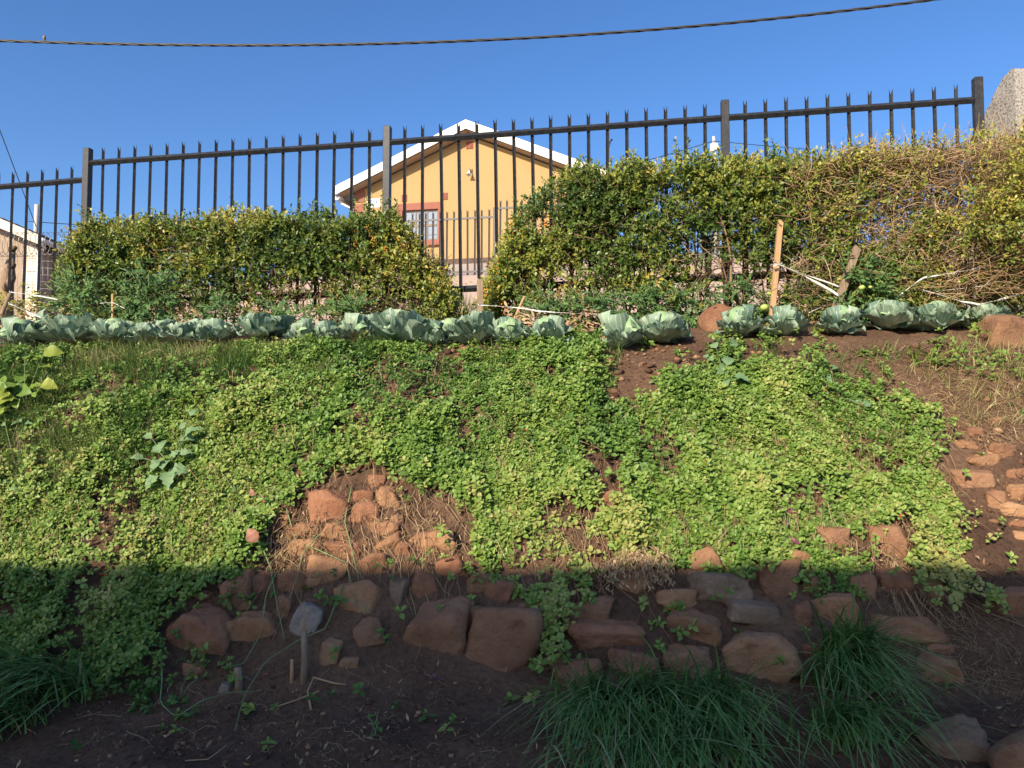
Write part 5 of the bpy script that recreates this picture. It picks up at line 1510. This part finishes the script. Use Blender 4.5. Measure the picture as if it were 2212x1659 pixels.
weed('broad_leaved_plant', 'yellowing broad-leaved plant at the left edge of the bank', [(127, 810, 34, 20, .8), (104, 822, 22, 200, .6), (77, 816, 22, 80, .3), (119, 866, 30, -5, .85), (56, 863, 26, 15, .3), (88, 864, 26, 10, .6), (12, 887, 38, 250, .9), (26, 897, 36, 230, .8), (2, 872, 42, 160, .3), (45, 899, 22, 300, .7), (-20, 890, 40, 200, .5), (30, 870, 40, 60, .35), (70, 880, 30, 330, .4), (100, 800, 26, 120, .5), (60, 840, 30, 100, .3), (10, 850, 36, 130, .5), (95, 890, 24, 280, .5), (15, 915, 30, 260, .6)], M['yellow_leaf'], 0, .44, .16)
weed('leafy_weed', 'pale green weed below the yellowing plant at left', [(55, 922, 22, 90), (66, 930, 22, 0), (45, 936, 20, 220), (22, 935, 20, 120), (36, 1080, 26, 200), (20, 1060, 26, 100)], M['pale_leaf'], 0, .36, .08, tone=.6)
weed('lobed_weed', 'pale grey-green lobed weed sprawling over the left of the bank', [(335, 1062, 34, 235), (371, 1053, 38, 285), (398, 1034, 34, 10), (345, 1026, 32, 240), (366, 1022, 28, 80), (427, 957, 36, 30), (409, 968, 28, 200), (326, 964, 24, 150), (303, 1006, 24, 190), (430, 918, 26, 60), (349, 995, 26, 130), (388, 1000, 26, 60), (360, 975, 22, 100), (410, 1000, 22, 20), (405, 945, 20, 90)], M['pale_leaf'], .32, .42, .10, tone=.45)
weed('leafy_weed', 'small pale three-leaved weed high on the left of the bank', [(479, 862, 26, 60), (482, 907, 20, 280), (460, 884, 18, 170), (503, 880, 14, 10)], M['pale_leaf'], .1, .44, .08, tone=.5)
weed('lobed_weed', 'bluish lobed weed at the top of the right bank', [(1572, 797, 30, 60), (1555, 826, 28, 220), (1598, 836, 32, 330), (1527, 790, 24, 130), (1583, 763, 26, 40), (1540, 770, 20, 100), (1566, 850, 18, 260)], M['pale_leaf'], .25, .44, .10, tone=.35)
weed('leafy_weed', 'low bluish weed right of the lobed one on the crest', [(1784, 830, 24, 300), (1746, 808, 18, 140), (1800, 808, 18, 30), (1762, 824, 18, 220), (1870, 884, 20, 40), (1850, 878, 16, 160)], M['pale_leaf'], .2, .42, .06, tone=.25)
weed('purple_plant', 'small plant with dark purple leaves low on the right bank', [(1671, 1118, 26, 185), (1712, 1120, 26, -10), (1692, 1150, 12, 270), (1712, 1184, 20, 320), (1706, 1098, 10, 80)], M['purple_leaf'], 0, .26, .09, 'weed', .5)
weed('purple_plant', 'tiny purple seedling on the dark soil below the big boulder', [(935, 1470, 14, 200), (948, 1478, 12, 330), (940, 1462, 10, 80)], M['purple_leaf'], 0, .3, .04, 'seedling', .2)
weed('yellow_sprig', 'sprig of small yellow leaves left of the exposed stones', [(490 + q * 6.5, 1030 + q * 8 + 3 * math.sin(q), 13, 40 + 140 * (q % 2), .8) for q in range(9)], M['yellow_leaf'], 0, .3, .07, 'weed')
weed('yellow_sprig', 'clump of bright yellow leaves on the dark soil at bottom', [(535 + 9 * math.cos(q), 1541 + 9 * math.sin(q), 14, q * 57, .95) for q in range(7)], M['yellow_leaf'], 0, .34, .03, 'weed')
weed('seedling', 'small green seedling on the dark soil right of the stump', [(800, 1560, 12, 60, .3), (812, 1575, 16, 200, .3), (822, 1590, 14, 300, .3), (806, 1600, 14, 240, .3), (818, 1545, 10, 100, .3)], M['cover'], 0, .32, .03, 'seedling')
weed('seedling', 'small green seedling left of the cut stump', [(365, 1525, 14, 180, .3), (378, 1530, 14, 20, .3), (372, 1512, 14, 100, .3), (410, 1474, 12, 30, .3), (426, 1470, 12, 150, .3)], M['cover'], 0, .32, .03, 'seedling')
# fallen leaves
def fallen(label, px, py, s, ang):
    G = at(px, py); me = big_leaf_mesh(int(px), 0, .40); me.materials.append(M['fallen'])
    o = bpy.data.objects.new('fallen_leaf', me); COL.objects.link(o)
    sz = s / FPX * G[1]; nr = unit(np.array([-.2, -.85, .45])); d_ = unit(np.array([math.cos(R(ang)), 0, math.sin(R(ang))])); x_ = unit(np.cross(d_, nr)); z_ = np.cross(x_, d_); Pp = G + np.array([0, -.14, .07]) - d_ * sz * .5
    o.matrix_basis = Matrix(((x_[0] * sz, d_[0] * sz, z_[0] * sz, Pp[0]), (x_[1] * sz, d_[1] * sz, z_[1] * sz, Pp[1]), (x_[2] * sz, d_[2] * sz, z_[2] * sz, Pp[2]), (0, 0, 0, 1)))
    return tag(o, label, 'leaf')
fallen('large terracotta dead leaf left of the exposed stones', 563, 1178, 34, 130)
fallen('small pinkish dead leaf above the large terracotta one', 562, 1088, 15, 110)
# strap-leaved bright plant on the right crest
r = np.random.default_rng(15); n = 22
bp = np.array([at(1975 + r.normal() * 8, 778 + r.normal() * 8) if q < 13 else at(2012 + r.normal() * 6, 792 + r.normal() * 6) for q in range(n)])
V, T, To = blades(bp, unit(np.array([0, -.2, 1.]) + r.normal(size=(n, 3)) * .3), unit(np.stack([r.normal(size=n), -.6 + r.normal(size=n) * .5, np.zeros(n)], -1)), r.uniform(.10, .22, n), r.uniform(.012, .020, n), r.uniform(.4, 1.2, n), r.uniform(.35, .7, n), 6)
rt = empty('strap_plant', bp[0], 'bright lime strap-leaved plant on the soil at the right crest', 'plant')
link('leaves', tri_mesh('leaves', V, T, To, True), M['yellow_leaf'], rt)
# broken stump, sticks, green runners, dried weed
def on(px, py, h=.0): P = at(px, py); P[2] += h; P[1] -= h * .2; return P
stp = empty('broken_stump', on(655, 1478), 'splintered upright stump stick standing in the dark soil', 'stump')
b0 = on(655, 1480, -.03); t0_ = at_y(657, 1362, b0[1] - .01)
tubes('stem', [[b0, (b0 + t0_) / 2 + np.array([.004, 0, 0]), t0_]], [[.019, .017, .015]], M['oldwood'], stp, 8)
for (dx, hh_) in ((-.006, .05), (.008, .03), (.001, .075)):
    tubes('splinter', [[t0_ + np.array([dx, 0, -.03]), t0_ + np.array([dx * 1.3, -.004, hh_])]], [[.006, .001]], M['wood'], stp, 4)
b1 = on(630, 1474, -.02); t1_ = at_y(631, 1424, b1[1])
tubes('side_stem', [[b1, t1_]], [[.011, .008]], M['wood'], stp, 6)
cs = tubes('cut_stump', [[on(517, 1492, -.02), at_y(514, 1442, at(517, 1492)[1])]], [[.020, .018]], M['oldwood'], None, 9)
tag(cs, 'short cut stump left of the splintered one', 'stump')
for lab, pts, rd in (('bent dry stick lying right of the splintered stump', [(672, 1540), (665, 1500), (678, 1482), (720, 1484), (748, 1487)], .006), ('thin dry stick lying below the stumps', [(600, 1532), (640, 1520), (690, 1512)], .004), ('long dry straw curving over the dark soil at bottom left', [(400, 1650), (450, 1648), (490, 1634)], .003)):
    tag(tubes('dry_stick', [[on(x, y, .012 + .03 * (i == 2)) for i, (x, y) in enumerate(pts)]], [rd], M['dry'], None, 5, [.6]), lab, 'stick')
runs = [[(600, 1255), (576, 1320), (566, 1390), (526, 1445), (480, 1470)], [(350, 1440), (352, 1500), (346, 1530), (382, 1570), (440, 1550), (500, 1520), (562, 1505)], [(742, 1295), (705, 1375), (650, 1395), (575, 1462), (530, 1532), (508, 1590)],
        [(620, 1120), (640, 1180), (690, 1215), (750, 1250), (772, 1330)], [(735, 1140), (690, 1170), (655, 1230), (640, 1290)], [(760, 1060), (745, 1150), (760, 1220), (775, 1270), (790, 1340)], [(560, 1180), (585, 1260), (600, 1330), (615, 1390)]]
rn = empty('creeper_runner', on(640, 1250), 'long green leafless runners trailing over the stones to the soil', 'vine')
for q, p in enumerate(runs):
    pts = np.array([on(x, y, .05 + .03 * math.sin(i * 1.7 + q)) for i, (x, y) in enumerate(p)])
    s = np.linspace(0, len(pts) - 1, 20); pts = np.stack([np.interp(s, np.arange(len(pts)), pts[:, k]) for k in range(3)], -1)
    tubes('runner', [pts], [np.linspace(.0042, .0022, 20)], M['stem'], rn, 5)
dw = empty('dried_weed', on(1395, 1215), 'dried feathery grey-brown weed hanging over the right wall', 'dry plant')
r = np.random.default_rng(8); ps, ra = [], []; lp = []
for q in range(34):
    P = on(1380 + r.normal() * 22, 1212 + r.normal() * 8, .05); tx = 1390 + r.normal() * 50; ty = r.uniform(1245, 1305); E_ = on(tx, ty, .05)
    ps.append([P, (P + E_) / 2 + np.array([0, -.05, .03]), E_]); ra.append([.003, .002, .001])
    for k in range(26):
        f = r.uniform(.35, 1); p = P * (1 - f) + E_ * f + np.array([0, -.05 * math.sin(math.pi * f), .03 * math.sin(math.pi * f)]) + r.normal(size=3) * .012
        lp.append(p)
lp = np.array(lp); n = len(lp)
o = tubes('stems', ps, ra, M['dry'], dw, 3, [.8] * len(ps)); o['kind'] = 'stuff'
o = link('leaves', tri_mesh('leaves', *leaf_arrays(leaf_tmpl(1, .14, .3, .4), lp, unit(np.array([0, -.3, -.8]) + r.normal(size=(n, 3)) * .4), unit(r.normal(size=(n, 3))), r.uniform(.018, .035, n), np.ones(n), r.uniform(.5, 1, n))), M['dry'], dw); o['kind'] = 'stuff'
# dead trunk and wire fence at the left edge
dt = empty('dead_trunk', (*at_y(12, 690, 8.6)[:2], 2.5), 'gnarled dead grey trunk behind the fence at the left edge', 'dead trunk')
pts = [at_y(x, y, 8.6) for x, y in ((8, 720), (10, 660), (14, 620), (18, 585), (22, 560))]
tubes('trunk', [pts], [[.10, .09, .075, .06, .03]], M['oldwood'], dt, 8)
tubes('branch', [[at_y(14, 625, 8.55), at_y(26, 600, 8.5), at_y(25, 575, 8.5), at_y(30, 538, 8.5)]], [[.05, .04, .035, .02]], M['oldwood'], dt, 7)
tubes('knot', [[at_y(24, 575, 8.5), at_y(29, 572, 8.45)]], [[.045, .03]], M['twig'], dt, 7)
tubes('knot', [[at_y(24, 540, 8.5), at_y(33, 535, 8.45)]], [[.04, .025]], M['twig'], dt, 7)
wf = empty('wire_fence', at_y(60, 660, 10.5), 'thin wire mesh fence with barbed coils before the beige house', 'wire fence')
hz_ = [[at_y(x, y0 + (x * .04), 10.5) for x in (-60, 40, 110, 190)] for y0 in (545, 560, 575, 590, 605, 620, 635, 650)]
vt = [[at_y(x, 541, 10.5), at_y(x - 1, 660, 10.5)] for x in np.arange(-50, 190, 11)]
tubes('mesh', hz_ + vt, [.0025] * (len(hz_) + len(vt)), M['galv'], wf, 3)
coil = []
for q in range(260):
    s = q / 259; c = at_y(-40 + 230 * s, 528, 10.5); an = q * .5
    coil.append(c + np.array([.03 * math.sin(an), .16 * math.cos(an), .17 * math.sin(an)]))
tubes('barbed_coil', [coil], [.004], M['galv'], wf, 3)
